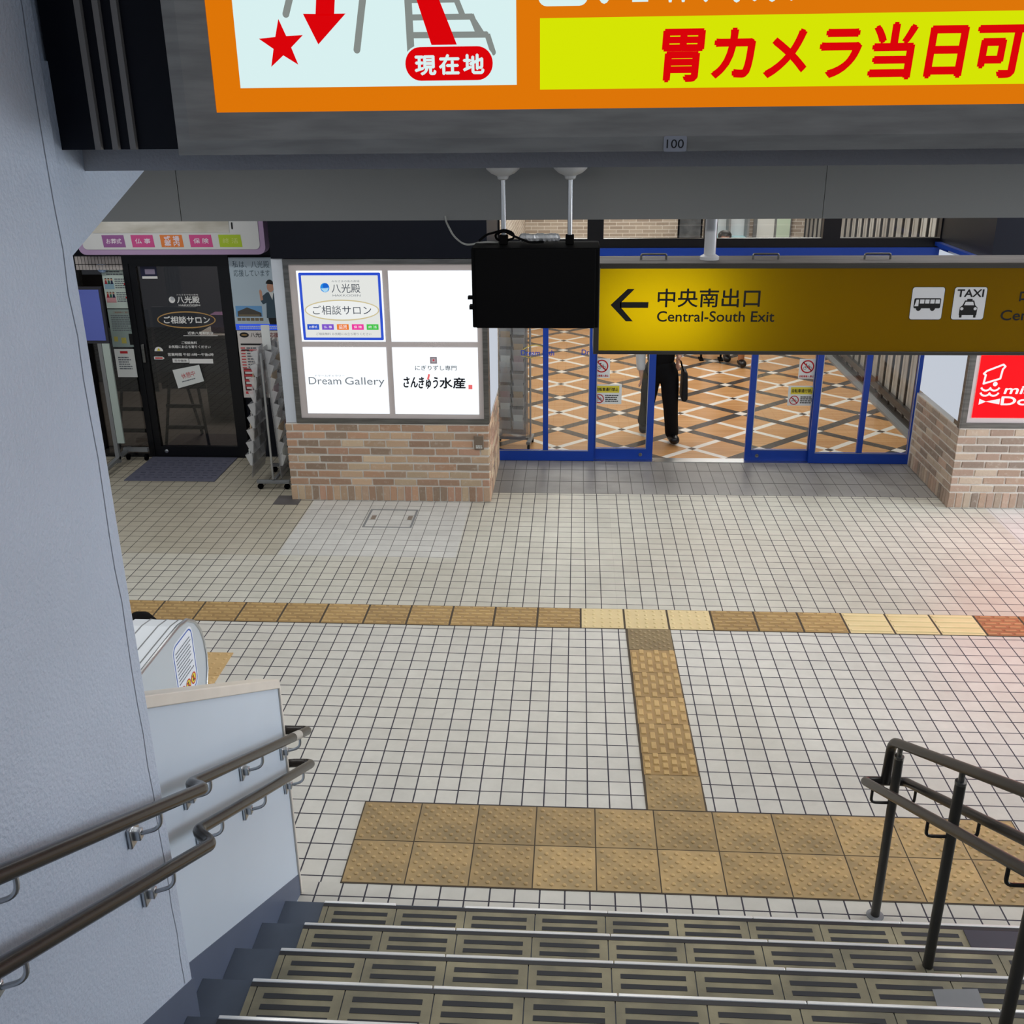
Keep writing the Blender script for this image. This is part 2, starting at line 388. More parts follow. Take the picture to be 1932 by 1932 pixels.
d4 = door('door_4', 3.455, 4.47, Yd-.03, 3.955, .11, .058, .04)
for d, x in ((d2, 1.755), (d3, 2.945)):
    part(d, 'lock', MB().lathe([(.018, 0), (.018, -.006), (.012, -.009), (0.001, -.009)], (x, Yd+.008, .06), 'y'), M_steel)
mb = MB().box(1.27, 3.46, Yd-.06, Yd+.07, .0, .006)
struct('trim_9', mb, M_alu)
M_blueink = mat('blue_lettering', (30, 70, 190), .5); M_gold = mat('gold_lettering', (214, 190, 80), .5)
def dream(par, x0, x1, y):
    text(par, 'lettering', 'Dream Path', x0, x1, 1.105, 1.158, y, M_blueink, .015)
    mb = MB()
    for i in range(14):
        a, b_ = i/14, (i+1)/14; mb2 = [(x0+.28*q*(x1-x0)/.33, 1.15+.06*math.sin(PI*q)) for q in (a, b_)]; band(mb, mb2, .008, y)
        mb2 = [(x0+.28*q*(x1-x0)/.33, 1.10-.022*math.sin(PI*q)) for q in (a, b_)]; band(mb, mb2, .006, y)
    part(par, 'swoosh', mb, M_gold, smooth=False)
dream(d1, .53, .86, Yd-.036)
text(d1, 'lettering', 'Dr', 1.135, 1.21, 1.115, 1.165, Yd-.036, M_blueink, .015)
M_yel = mat('yellow_sticker', (226, 210, 60), .5)
def bike(mb, cx, cz, s, y, mi):
    for dx in (-.5, .5): ring(mb, cx+dx*s, cz-.2*s, .32*s, .32*s, .07*s, y, mi, 16)
    band(mb, [(cx-.5*s, cz-.2*s), (cx-.2*s, cz+.3*s), (cx+.3*s, cz+.3*s), (cx+.5*s, cz-.2*s)], .08*s, y, mi)
    band(mb, [(cx-.2*s, cz+.3*s), (cx, cz-.2*s), (cx+.3*s, cz+.3*s)], .07*s, y, mi); band(mb, [(cx+.25*s, cz+.45*s), (cx+.45*s, cz+.45*s)], .07*s, y, mi)
    mb.flat(circle(cx-.22*s, cz+.62*s, .13*s, n=12), y, mi)
def stickers(par, x1, z1, x2, z2, y):
    p = part(par, 'sticker', MB().box(x1, x1+.165, y, y+.001, z1, z1+.20), M_paper)
    mb = MB(); cx, cz = x1+.082, z1+.122
    bike(mb, cx, cz-.005, .05, y-.0006, 0); part(p, 'pictogram', mb, M_ink, smooth=False)
    mb = ring(MB(), cx, cz, .066, .066, .013, y-.0012); band(mb, [(cx-.045, cz+.045), (cx+.045, cz-.045)], .012, y-.0012); part(p, 'prohibition_ring', mb, M_red, smooth=False)
    text(p, 'lettering', '自転車乗入禁止', x1+.012, x1+.153, z1+.012, z1+.035, y-.0006, M_red, .02)
    p = part(par, 'sticker', MB().box(x2, x2+.29, y, y+.001, z2, z2+.205), M_paper)
    q = part(p, 'yellow_header', MB().rect(x2+.025, x2+.265, z2+.118, z2+.190, y-.0005), M_yel, smooth=False)
    text(p, 'lettering', '自転車通行禁止', x2+.035, x2+.255, z2+.135, z2+.172, y-.001, M_ink, .02)
    mb = MB(); cx, cz = x2+.065, z2+.056; bike(mb, cx, cz-.003, .036, y-.0006, 0); part(p, 'pictogram', mb, M_ink, smooth=False)
    mb = ring(MB(), cx, cz, .047, .047, .009, y-.0012); band(mb, [(cx-.032, cz+.032), (cx+.032, cz-.032)], .009, y-.0012); part(p, 'prohibition_ring', mb, M_red, smooth=False)
    part(p, 'small_print', lines(x2+.125, x2+.26, z2+.02, z2+.10, 4, y-.0006), M_ink, smooth=False)
stickers(d2, 1.256, .863, 1.17+.085, .592, Yd+.024)
stickers(d3, 3.292, .866, 3.258-.05, .588, Yd+.024)
# store interior walls
def stack_mat():
    m, nt, b, o = nodes_of('store_brick_cladding')
    t = nt.nodes.new('ShaderNodeTexBrick')
    tc = nt.nodes.new('ShaderNodeTexCoord'); sp = nt.nodes.new('ShaderNodeSeparateXYZ'); nt.links.new(tc.outputs['Object'], sp.inputs[0])
    cb = nt.nodes.new('ShaderNodeCombineXYZ'); nt.links.new(mth(nt, 'ADD', sp.outputs[0], sp.outputs[1]), cb.inputs[0]); nt.links.new(sp.outputs[2], cb.inputs[1])
    nt.links.new(cb.outputs[0], t.inputs['Vector']); t.inputs['Scale'].default_value = 1; t.inputs['Brick Width'].default_value = .22; t.inputs['Row Height'].default_value = .06
    t.inputs['Mortar Size'].default_value = .006; t.inputs['Color1'].default_value = lin((186, 174, 160)); t.inputs['Color2'].default_value = lin((160, 146, 132)); t.inputs['Mortar'].default_value = lin((215, 208, 198))
    nt.links.new(t.outputs[0], b.inputs['Base Color']); b.inputs['Roughness'].default_value = .7
    return m
M_stack = stack_mat()
struct('wall_store_back', MB().box(0, 5.2, 14, 14.1, 0, 3.2), M_stack)
struct('wall_store_right', MB().box(4.87, 5.0, 6.36, 14, 0, 3.2), mat('pale_grey_wall', (186, 184, 178), .4, c2=(160, 156, 150), vscale=3))
struct('wall_store_left', MB().box(.1, .2, 6.36, 14, 0, 3.2), M_stack)
M_bronze = mat('dark_bronze_metal', (36, 33, 31), .4)
mb = MB().box(4.79, 4.86, 6.4, 14, 0, .05).box(4.80, 4.85, 6.4, 14, .12, .2).box(4.80, 4.85, 6.4, 14, 1.02, 1.07)
for i in range(26): mb.box(4.82, 4.845, 6.6+i*.29, 6.626+i*.29, .05, 3.1)
tag(mk('bar_screen', mb, M_bronze), 'dark metal bar screen along the store right wall behind the glass doors', 'screen')
mb = MB().box(4.70, 4.79, 6.4, 14, 0, .03)
struct('baseboard_right', mb, M_greym)
# things seen through the transom at the back of the store
t = thing('poster_stand', 'dark framed poster leaning at the back of the store, seen through the transom window', 'poster', (2.85, 13.6, 0))
part(t, 'board', MB().box(2.72, 3.12, 13.6, 13.63, .7, 1.75), M_black); part(t, 'printed_sheet', MB().box(2.75, 3.09, 13.59, 13.6, .75, 1.72), mat('dark_print', (84, 88, 92), .4, var=.5, vscale=9))
part(t, 'leg', MB().box(2.76, 2.80, 13.6, 13.63, 0, .7), M_black); part(t, 'leg', MB().box(3.04, 3.08, 13.6, 13.63, 0, .7), M_black)
t = thing('notice_board', 'white notice board on the store back wall, right of the dark poster', 'notice board', (4.4, 13.95, 1.2))
part(t, 'board', MB().box(4.0, 4.62, 13.95, 13.99, 1.2, 2.1), M_greym); part(t, 'sheet', MB().box(4.06, 4.34, 13.94, 13.95, 1.35, 1.7), M_paper); part(t, 'sheet', MB().box(4.38, 4.6, 13.94, 13.95, 1.3, 1.75), mat('pale_green_sheet', (205, 225, 205), .6))
t = thing('store_display_shelf', 'pale blue and white shelf unit at the back of the store behind the hanging pole', 'shelf', (3.5, 13.7, 0))
part(t, 'frame', MB().box(3.25, 3.28, 13.6, 14, 0, 1.9).box(3.85, 3.88, 13.6, 14, 0, 1.9).box(3.55, 3.58, 13.6, 14, 0, 1.9), M_greym)
part(t, 'shelf_board', MB().box(3.28, 3.85, 13.6, 14, 1.36, 1.40), mat('pale_cyan', (170, 215, 222), .5))
part(t, 'back_panel', MB().box(3.28, 3.85, 13.96, 14, 1.4, 1.9), M_white)
# navy bulkheads above the piers, walls beside the shop fronts
struct('trim_10', MB().box(-1.55, .315, 5.02, 6.3, 2.222, 3.25), M_navy)
struct('trim_11', MB().box(4.48, 8, 5.02, 6.3, 2.165, 3.25), M_navy)
struct('wall_pier_left', MB().box(-1.45, .25, 5.2, 6.3, .76, 2.222), M_white)
struct('wall_pier_right', MB().box(4.55, 8, 5.2, 6.24, .76, 2.165), M_white)
# salon shell
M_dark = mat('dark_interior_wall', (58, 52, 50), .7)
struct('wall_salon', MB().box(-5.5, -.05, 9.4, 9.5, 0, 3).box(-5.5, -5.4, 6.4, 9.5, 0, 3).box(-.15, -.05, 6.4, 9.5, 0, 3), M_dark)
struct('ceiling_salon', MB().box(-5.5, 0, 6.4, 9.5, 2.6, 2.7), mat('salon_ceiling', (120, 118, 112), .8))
struct('wall_back_left', MB().box(-8, -1.5, 6.28, 6.38, 2.09, 3.05).box(-8, -3.95, 6.28, 6.38, 0, 2.09).box(-2.34, -1.5, 6.3, 6.38, 0, 2.09), M_navy)
# ------------------------------------------------------------------ brick piers and their light box signs
def brick_mat():
    m, nt, b, o = nodes_of('weathered_brick')
    a = nt.nodes.new('ShaderNodeVertexColor'); a.layer_name = 'Col'
    f = mrange(nt, noise(nt, 22, 5, None, .65), .55, .75, 0, .5)
    c = mixc(nt, f, a.outputs[0], lin((214, 204, 188)))
    nt.links.new(c, b.inputs['Base Color']); b.inputs['Roughness'].default_value = .85
    bn = nt.nodes.new('ShaderNodeBump'); bn.inputs['Strength'].default_value = .4; bn.inputs['Distance'].default_value = .006
    nt.links.new(noise(nt, 45, 4), bn.inputs['Height']); nt.links.new(bn.outputs[0], b.inputs['Normal'])
    return m
M_brick = brick_mat()
PAL = [(190, 152, 124), (200, 170, 140), (174, 142, 118), (206, 182, 152), (156, 134, 114), (184, 156, 132), (194, 154, 130)]
def bricks(mb, a0, a1, ztop, put):
    """put(a, d, z) -> world point; d = outward offset"""
    def one(p0, p1, q0, q1):
        j = lambda: random.uniform(-.0022, .0022)
        c = random.choice(PAL); k = random.uniform(.9, 1.06); cl = lin([min(255, v*k) for v in c])
        P = [(p0+j(), q0+j()), (p1+j(), q0+j()), (p1+j(), q1+j()), (p0+j(), q1+j())]
        cx, cz = (p0+p1)/2, (q0+q1)/2; sh = lambda p: (p[0]+(cx-p[0])*.004/max(.03, abs(cx-p[0])), p[1]+(cz-p[1])*.004/max(.02, abs(cz-p[1])))
        vs = [put(p[0], 0, p[1]) for p in P]+[put(*(lambda s: (s[0], .009, s[1]))(sh(p))) for p in P]
        n = len(mb.f); mb.add(vs, [(4, 5, 6, 7), (0, 1, 5, 4), (1, 2, 6, 5), (2, 3, 7, 6), (3, 0, 4, 7)]); mb.c += [cl]*5
    n = max(1, round((a1-a0)/.068)); st = (a1-a0)/n
    for i in range(n): one(a0+i*st+.003, a0+(i+1)*st-.006, .004, .144)
    rows = round((ztop-.152)/.0748)
    for r in range(rows):
        z = .154+r*(ztop-.152)/rows; a = a0-(.1 if r % 2 else 0)-random.uniform(0, .04)
        while a < a1-.02:
            L = random.choice((.2, .205, .21, .195)); p0, p1 = max(a, a0)+.003, min(a+L, a1)-.009
            if p1-p0 > .015: one(p0, p1, z+.003, z+(ztop-.152)/rows-.014)
            a += L
def pier(x0, x1, label, sides, pal):
    PAL[:] = pal
    t = thing('brick_pier', label, 'brick pier', ((x0+x1)/2, 5.4, 0), 'brick piers under the light box signs')
    mb = MB().box(x0+.009, x1-.009, 5.039, 6.25, 0, .748)
    part(t, 'mortar_core', mb, M_grout)
    mb = MB(); mb.c = []
    bricks(mb, x0, x1, .75, lambda a, d, z: (a, 5.04-d, z))
    if 'R' in sides: bricks(mb, 5.035, 6.2, .75, lambda a, d, z: (x1-.009+d, a, z))
    if 'L' in sides: bricks(mb, -6.2, -5.035, .75, lambda a, d, z: (x0+.009-d, -a, z))
    part(t, 'brick_facing', mb, M_brick, smooth=False)
    return t
pl = pier(-1.57, .306, 'beige brick pier under the white light box with four panels, left of the glass doors', 'R', list(PAL))
mb = MB().box(.165, .252, 5.02, 5.036, .515, .645)
so = part(pl, 'socket_cover', mb, mat('bronze_cover', (128, 114, 100), .45, metal=.3), bevel=.004)
part(so, 'socket_slots', lines(.18, .24, .525, .56, 2, 5.0195), M_paper, smooth=False)
pr = pier(4.44, 7.0, 'beige brick pier under the red light box, right of the glass doors', 'L', [(176, 150, 130), (184, 164, 144), (160, 140, 124), (190, 172, 152), (148, 132, 118), (172, 154, 138), (178, 152, 134)])
M_inner = mat('pinkish_grey_panel_rim', (205, 196, 194), .5)
M_lit = emit('lit_white_acrylic', (238, 244, 250), 1.2)
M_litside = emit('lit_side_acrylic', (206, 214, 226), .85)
def lightbox(x0, x1, z0, z1, label):
    t = thing('light_box_sign', label, 'light box sign', ((x0+x1)/2, 5.1, z0))
    part(t, 'steel_frame', frame(MB(), x0, x1, z0, z1, 5.03, 5.2, .045).box(x0+.02, x1-.02, 5.12, 5.2, z0+.02, z1-.02), M_steel)
    return t
lb = lightbox(-1.455, .305, .753, 2.215, 'white light box with four panels naming a salon, a gallery and a sushi shop')
part(lb, 'panel_rim', MB().box(-1.41, .26, 5.045, 5.1, .78, 2.17), M_inner)
yp = 5.04
def panel(x0, x1, z0, z1):
    return part(lb, 'lit_panel', MB().box(x0, x1, yp, yp+.008, z0, z1), M_lit)
pA, pB, pC, pD = panel(-1.345, -.598, 1.50, 2.115), panel(-.545, .215, 1.50, 2.115), panel(-1.345, -.598, .842, 1.45), panel(-.545, .215, .842, 1.45)
E = lambda n, c, s=1.0: emit('print_'+n, c, s)
y0 = yp-.0006
mb = MB(); a = rrect(-1.328, -.612, 1.513, 2.10, .012); b_ = rrect(-1.305, -.635, 1.537, 2.077, .006)
n = len(a); mb.add([(p[0], y0, p[1]) for p in a]+[(p[0], y0, p[1]) for p in b_], [(i, (i+1) % n, n+(i+1) % n, n+i) for i in range(n)])
part(pA, 'blue_border', mb, E('blue', (48, 82, 205)), smooth=False)
part(pA, 'ivory_field', MB().rect(-1.305, -.635, 1.537, 2.077, y0), E('ivory', (226, 228, 224), 1.0), smooth=False)
y1 = yp-.0014; y2 = yp-.0022
K = E('slate', (70, 78, 92), .8); KG = E('grey', (120, 126, 132)); KK = E('black', (30, 32, 38), .6)
mb = MB().flat(circle(-1.103, 1.972, .040), y1, 0); mb.flat(circle(-1.095, 1.985, .026), y2, 1); mb.flat([(-1.14, 1.965), (-1.068, 1.972), (-1.085, 1.938), (-1.11, 1.934)], y2, 2)
part(pA, 'blue_globe_logo', mb, [E('globe', (40, 140, 225)), E('globe2', (24, 100, 205)), E('globe3', (170, 215, 240))], smooth=False)
text(pA, 'lettering', 'みなさまの街の斎場', -1.04, -.797, 2.018, 2.036, y1, KG)
text(pA, 'lettering', '八光殿', -1.046, -.793, 1.928, 2.006, y1, K)
text(pA, 'lettering', 'HAKKODEN', -1.04, -.795, 1.896, 1.914, y1, KG)
part(pA, 'gold_oval', ring(MB().flat(circle(-.967, 1.777, .322, .084), y1, 1), -.967, 1.777, .33, .092, .011, y2, 0), [E('gold', (205, 192, 150)), E('ovalwhite', (236, 238, 236))], smooth=False)
text(pA, 'lettering', 'ご相談サロン', -1.224, -.708, 1.738, 1.818, y2-.0006, K)
for x, c, s in ((-1.286, (40, 82, 200), 'お葬式'), (-1.155, (125, 82, 200), '仏 事'), (-1.022, (235, 120, 40), '式場\n案内'), (-.889, (235, 60, 160), '保 険'), (-.758, (70, 195, 75), '終 活')):
    q = part(pA, 'coloured_tab', MB().rect(x, x+.105, 1.606, 1.655, y1), E('tab%d' % int(x*-1000), c), smooth=False)
    text(q, 'lettering', s, x+.016, x+.089, 1.613 if '\n' in s else 1.619, 1.648 if '\n' in s else 1.642, y2, E('tabwhite', (250, 250, 250)))
text(pA, 'lettering', 'ご相談無料 お気軽にお立ち寄りください', -1.212, -.72, 1.557, 1.58, y1, KG)
text(pC, 'lettering', 'Dream', -1.314, -1.02, 1.112, 1.18, y0, KG, .0)
text(pC, 'lettering', 'Gallery', -.985, -.628, 1.09, 1.18, y0, KG, .0)
text(pC, 'lettering', 'ドリームギャラリー', -1.252, -.987, 1.183, 1.202, y0, KG)
part(pD, 'small_square_emblem', MB().rect(-.21, -.149, 1.306, 1.365, y0, 0).rect(-.198, -.161, 1.317, 1.354, y1, 1).flat(circle(-.179, 1.337, .009), y2, 2), [E('sqgrey', (130, 122, 128)), E('sqlight', (170, 160, 165)), E('sqred', (190, 60, 75))], smooth=False)
text(pD, 'lettering', 'にぎりずし専門', -.345, .022, 1.245, 1.290, y0, E('sushi', (88, 96, 100), .8), .01)
text(pD, 'lettering', 'さん', -.455, -.33, 1.09, 1.185, y0, KK, .03, .15)
text(pD, 'lettering', 'きゅう', -.32, -.15, 1.078, 1.185, y0, KK, .025, .2)
text(pD, 'lettering', '水産', -.132, .097, 1.083, 1.180, y0, KK, .03)
part(pD, 'red_seal', MB().rect(.125, .16, 1.075, 1.115, y0, 0).flat([(-.245, 1.162), (-.228, 1.158), (-.215, 1.208), (-.232, 1.212)], y0, 0), E('seal', (235, 110, 110)), smooth=False)
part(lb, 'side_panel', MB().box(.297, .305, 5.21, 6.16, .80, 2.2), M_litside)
rb = lightbox(4.45, 7.0, .753, 2.16, 'red backlit light box with white logo and lettering on the right brick pier')
part(rb, 'panel_rim', MB().box(4.495, 6.955, 5.045, 5.1, .79, 2.12), M_inner)
M_litred = emit('lit_red_acrylic', (250, 8, 14), 3.2); M_litw = emit('lit_white_print', (250, 246, 248), 1.0)
rp = part(rb, 'lit_panel', MB().box(4.538, 6.8, yp, yp+.008, .845, 2.07), M_litred)
mb = MB(); hat = [(4.600, 1.225), (4.583, 1.238), (4.604, 1.262), (4.727, 1.318), (4.745, 1.301), (4.728, 1.276), (4.720, 1.195), (4.593, 1.150), (4.600, 1.225)]
hat = [(4.5806+ (x-4.583)*1.05, z) for x, z in hat]
band(mb, hat, .017, y0)
for p in hat: mb.flat(circle(p[0], p[1], .0085, n=10), y0-.0002)
mb.flat(circle(4.690, 1.147, .020), y0)
for zz in (1.108, 1.062):
    for cx in (4.618, 4.690):
        pts = [(cx-.041+.082*i/8, zz-.02*math.sin(PI*i/8)+(0.008 if i in (0, 8) else 0)) for i in range(9)]; band(mb, pts, .017, y0)
mb.flat([(4.577, .962), (4.637, .990), (4.577, 1.016)], y0).flat([(4.752, .966), (4.752, 1.018), (4.630, .990)], y0)
part(rp, 'white_logo', mb, M_litw, smooth=False)
text(rp, 'lettering', 'mister', 4.775, 5.22, 1.062, 1.128, y0, M_litw, .05, .12)
text(rp, 'lettering', 'Donut', 4.765, 5.26, .962, 1.035, y0, M_litw, .05)
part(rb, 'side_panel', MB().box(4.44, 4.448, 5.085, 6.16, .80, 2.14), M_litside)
part(rb, 'steel_edge', MB().box(4.438, 4.452, 5.03, 5.085, .748, 2.16), M_steel)
# white post left of the four-panel light box
tag(mk('corner_post', MB().box(-1.558, -1.458, 5.04, 5.3, .752, 2.22), mat('pale_blue_white_post', (206, 214, 224), .4), bevel=.003), 'white square post standing on the brick pier left of the four-panel light box', 'post')
# ------------------------------------------------------------------ salon front
M_smoke = glass('dark_reflecting_glass', (.55, .55, .56), .08)
mb = MB(); frame(mb, -3.95, -2.345, .0, 2.10, 6.25, 6.35, .05, 0, .012, .09)
mb.box(-3.42, -3.36, 6.25, 6.35, .012, 2.01)
struct('window_3', mb, M_blkmetal)
wg = struct('window_4', MB().box(-3.9, -3.42, 6.31, 6.318, .09, 2.01).box(-3.9, -3.42, 6.25, 6.34, .012, .09), [M_smoke])
mb = MB(); frame(mb, -3.36, -2.395, .012, 2.06, 6.26, 6.31, .07, 0, .105, .075)
sd = struct('door_5', mb, M_blkmetal)
part(sd, 'door_glass', MB().box(-3.29, -2.465, 6.285, 6.292, .117, 1.985), M_smoke)
part(sd, 'door_handle', MB().box(-3.342, -3.312, 6.235, 6.26, 1.02, 1.21), M_steel, bevel=.004)
part(sd, 'lock', MB().lathe([(.02, 0), (.02, -.006), (.012, -.01), (.001, -.01)], (-3.235, 6.26, .065), 'y'), M_alu)
yg = 6.283; MW = mat('white_lettering', (240, 240, 238), .5); MG = mat('gold_oval_print', (190, 150, 90), .5)
mb = MB().flat(circle(-2.973, 1.652, .032), yg, 0); mb.flat(circle(-2.966, 1.663, .02), yg-.0006, 1)
part(sd, 'globe_logo', mb, [MW, mat('pale_grey_print', (190, 195, 200), .5)], smooth=False)
text(sd, 'lettering', 'みなさまの街の斎場', -2.92, -2.70, 1.695, 1.710, yg, MW)
text(sd, 'lettering', '八光殿', -2.922, -2.692, 1.62, 1.688, yg, MW, .025)
text(sd, 'lettering', 'HAKKODEN', -2.91, -2.692, 1.590, 1.607, yg, MW, .03)
part(sd, 'gold_oval', ring(MB(), -2.851, 1.452, .302, .086, .012, yg), MG, smooth=False)
text(sd, 'lettering', 'ご相談サロン', -3.083, -2.61, 1.415, 1.488, yg-.001, MW, .025)
text(sd, 'lettering', '近鉄八尾駅前店', -2.855, -2.59, 1.302, 1.333, yg, MW, .02)
part(sd, 'white_rule', MB().rect(-2.903, -2.548, 1.288, 1.294, yg), MW, smooth=False)
text(sd, 'lettering', 'ご相談無料', -2.931, -2.772, 1.205, 1.233, yg, MW, .02)
text(sd, 'lettering', 'お気軽にお立ち寄りください', -3.07, -2.635, 1.162, 1.192, yg, MW, .02)
text(sd, 'lettering', '営業時間 午前10時〜午後6時', -3.09, -2.614, 1.082, 1.112, yg, MW, .02)
q = part(sd, 'white_label', MB().rect(-3.05, -2.882, 1.012, 1.055, yg), MW, smooth=False); text(q, 'lettering', '年中無休', -3.03, -2.9, 1.02, 1.046, yg-.001, M_ink)
part(sd, 'white_label', MB().rect(-2.877, -2.627, 1.005, 1.052, yg), MW, smooth=False)
part(sd, 'sticker', MB().rect(-3.255, -3.09, 1.87, 2.0, yg, 0).rect(-3.21, -3.11, 1.905, 1.955, yg-.0006, 1).rect(-3.245, -3.09, 1.862, 1.885, yg-.0006, 2), [mat('navy_print', (22, 26, 60), .5), mat('mauve_print', (150, 140, 165), .5), MW], smooth=False)
part(sd, 'sticker', MB().flat(circle(-3.18, 1.13, .045, .045, 14, 0, PI)+[(-3.225, 1.13)], yg, 0).flat([(-3.20, 1.135), (-3.16, 1.135), (-3.18, 1.165)], yg-.0006, 1), [MW, M_yel], smooth=False)
part(sd, 'sticker', MB().flat([(-3.24, 1.045), (-3.15, 1.045), (-3.13, 1.058), (-3.15, 1.075), (-3.24, 1.075)], yg, 0).rect(-3.23, -3.15, 1.052, 1.066, yg-.0006, 1), [MW, M_red], smooth=False)
# hanging closed card
t = thing('hanging_card', 'white card hanging askew inside a clear sleeve on the salon door', 'card', (-2.9, 6.27, .75))
c4 = [(-3.024, .745), (-2.743, .822), (-2.774, .993), (-3.06, .937)]
part(t, 'card', MB().prism(c4, 'y', 6.271, 6.274), M_paper)
o = text(t, 'lettering', '休憩中', -.075, .075, -.025, .032, 0, M_red)
o.data.transform(Matrix.Translation(-BASE[t]).inverted()); o.data.transform(Matrix.Translation(Vector((-2.90, 6.2702, .885))-BASE[t]) @ Matrix.Rotation(-.26, 4, 'Y'))
o = part(t, 'small_print', lines(-.09, .09, -.06, -.04, 1, 0), M_inkgrey, smooth=False)
o.data.transform(Matrix.Translation(BASE[t])); o.data.transform(Matrix.Translation(Vector((-2.90, 6.2702, .885))-BASE[t]) @ Matrix.Rotation(-.26, 4, 'Y'))
# posters in the salon window
yw = 6.306
def poster(name, label, x0, x1, z0, z1, y, m=None):
    t = thing(name, label, 'poster', ((x0+x1)/2, y, z0), 'posters on the salon front')
    part(t, 'sheet', MB().box(x0, x1, y, y+.002, z0, z1), m or M_paper); return t
t = poster('poster', 'white poster with two illustrated panels at the top of the salon window', -3.665, -3.40, 1.562, 1.978, yw, mat('pale_green_paper', (208, 224, 216), .6))
part(t, 'small_print', lines(-3.62, -3.45, 1.89, 1.965, 3, yw-.001), M_inkgrey, smooth=False)
for z, c in ((1.755, (150, 185, 205)), (1.62, (215, 160, 165))):
    mb = MB().rect(-3.655, -3.555, z, z+.06, yw-.001, 0)
    for i, cc in enumerate((1, 2, 3)):
        cx = -3.635+.03*i; mb.flat(circle(cx, z+.095, .011, n=10), yw-.0012, 4); mb.flat(circle(cx, z+.101, .012, .008, 10, 0, PI), yw-.0014, 5); mb.flat([(cx-.014, z+.05), (cx+.014, z+.05), (cx+.009, z+.086), (cx-.009, z+.086)], yw-.0012, cc)
    part(t, 'picture', mb, [mat('pic%d' % c[0], c, .6), mat('pic_red', (170, 50, 60), .6), mat('pic_green', (50, 110, 90), .6), mat('pic_navy', (40, 50, 80), .6), M_skin, M_ink], smooth=False)
    part(t, 'small_print', lines(-3.545, -3.41, z+.005, z+.11, 5, yw-.001), M_inkgrey, smooth=False)
    part(t, 'red_tag', MB().flat(rrect(-3.455, -3.403, z+.042, z+.06, .008), yw-.0015), M_red, smooth=False)
t = poster('poster', 'grey green poster with yellow cards, second from the top of the salon window', -3.665, -3.40, 1.168, 1.553, yw, mat('grey_green_paper', (150, 168, 165), .6))
text(t, 'heading', 'ご来館特典のご案内', -3.61, -3.45, 1.512, 1.532, yw-.001, mat('brown_ink', (150, 90, 60), .6))
part(t, 'small_print', lines(-3.64, -3.43, 1.33, 1.50, 8, yw-.001), M_inkgrey, smooth=False)
part(t, 'picture', MB().rect(-3.482, -3.412, 1.19, 1.305, yw-.001, 0).rect(-3.64, -3.60, 1.225, 1.275, yw-.001, 1).rect(-3.565, -3.515, 1.205, 1.265, yw-.001, 1), [M_ink, mat('dull_yellow', (190, 180, 90), .6)], smooth=False)
t = poster('poster', 'small white notice with red heading, lowest in the salon window', -3.66, -3.452, .852, 1.148, yw)
part(t, 'heading', MB().rect(-3.60, -3.52, 1.10, 1.125, yw-.001), M_red, smooth=False)
part(t, 'small_print', lines(-3.63, -3.49, .93, 1.07, 6, yw-.001), M_inkgrey, smooth=False)
yq = 6.24
t = poster('poster', 'pale blue poster with a waving person in a dark suit, right of the salon door', -2.338, -1.70, 1.358, 2.072, yq, mat('pale_blue_paper', (186, 204, 216), .5))
text(t, 'lettering', '私は、八光殿', -2.303, -1.935, 1.972, 2.04, yq-.001, mat('slate_ink', (70, 92, 108), .6))
text(t, 'lettering', '応援しています', -2.300, -1.937, 1.888, 1.955, yq-.001, mat('slate_ink', (70, 92, 108), .6))
mb = MB().rect(-2.318, -2.05, 1.492, 1.60, yq-.001, 0); mb.flat([(-2.30, 1.495), (-2.06, 1.495), (-2.06, 1.53), (-2.13, 1.56), (-2.2, 1.585), (-2.30, 1.545)], yq-.0015, 1); mb.rect(-2.29, -2.08, 1.495, 1.515, yq-.002, 2)
for i in range(6): mb.rect(-2.31+i*.045, -2.272+i*.045, 1.452, 1.48, yq-.001, 2)
part(t, 'building_picture', mb, [mat('print_sky', (110, 165, 215), .6), mat('print_roof', (78, 74, 68), .6), mat('print_brown', (120, 108, 84), .6)], smooth=False)
mb = MB().flat([(-2.01, 1.48), (-1.90, 1.48), (-1.885, 1.70), (-1.93, 1.735), (-1.985, 1.735), (-2.03, 1.70), (-2.055, 1.65), (-2.035, 1.615), (-2.0, 1.63)], yq-.001, 0)
mb.flat([(-2.055, 1.65), (-2.03, 1.66), (-2.035, 1.745), (-2.05, 1.765), (-2.062, 1.745)], yq-.0015, 1); mb.flat([(-1.985, 1.41), (-1.90, 1.41), (-1.90, 1.48), (-1.995, 1.48)], yq-.001, 2)
mb.flat([(-1.965, 1.735), (-1.92, 1.735), (-1.935, 1.66)], yq-.002, 3); mb.flat(circle(-1.945, 1.785, .035, .048), yq-.002, 1); mb.flat(circle(-1.948, 1.81, .04, .048, 18, 0, PI), yq-.0025, 2)
part(t, 'person_picture', mb, [mat('print_teal_suit', (56, 78, 92), .6), M_skin, M_ink, M_paper], smooth=False)
part(t, 'blue_footer', MB().rect(-2.335, -1.70, 1.36, 1.42, yq-.001), mat('print_blue', (32, 70, 140), .5), smooth=False)
part(t, 'small_print', lines(-2.30, -1.8, 1.37, 1.405, 2, yq-.002), M_paper, smooth=False)
t = poster('poster', 'white price poster with red boxes, below the waving person poster', -2.33, -1.70, .66, 1.352, yq, mat('cream_paper', (222, 216, 212), .6))
part(t, 'oval_badge', MB().flat(circle(-2.259, 1.309, .048, .026), yq-.001, 0).flat(circle(-2.259, 1.309, .03, .006), yq-.0015, 1), [M_ink, MG], smooth=False)
text(t, 'lettering', '八光殿', -2.195, -2.045, 1.286, 1.333, yq-.001, M_ink, .015)
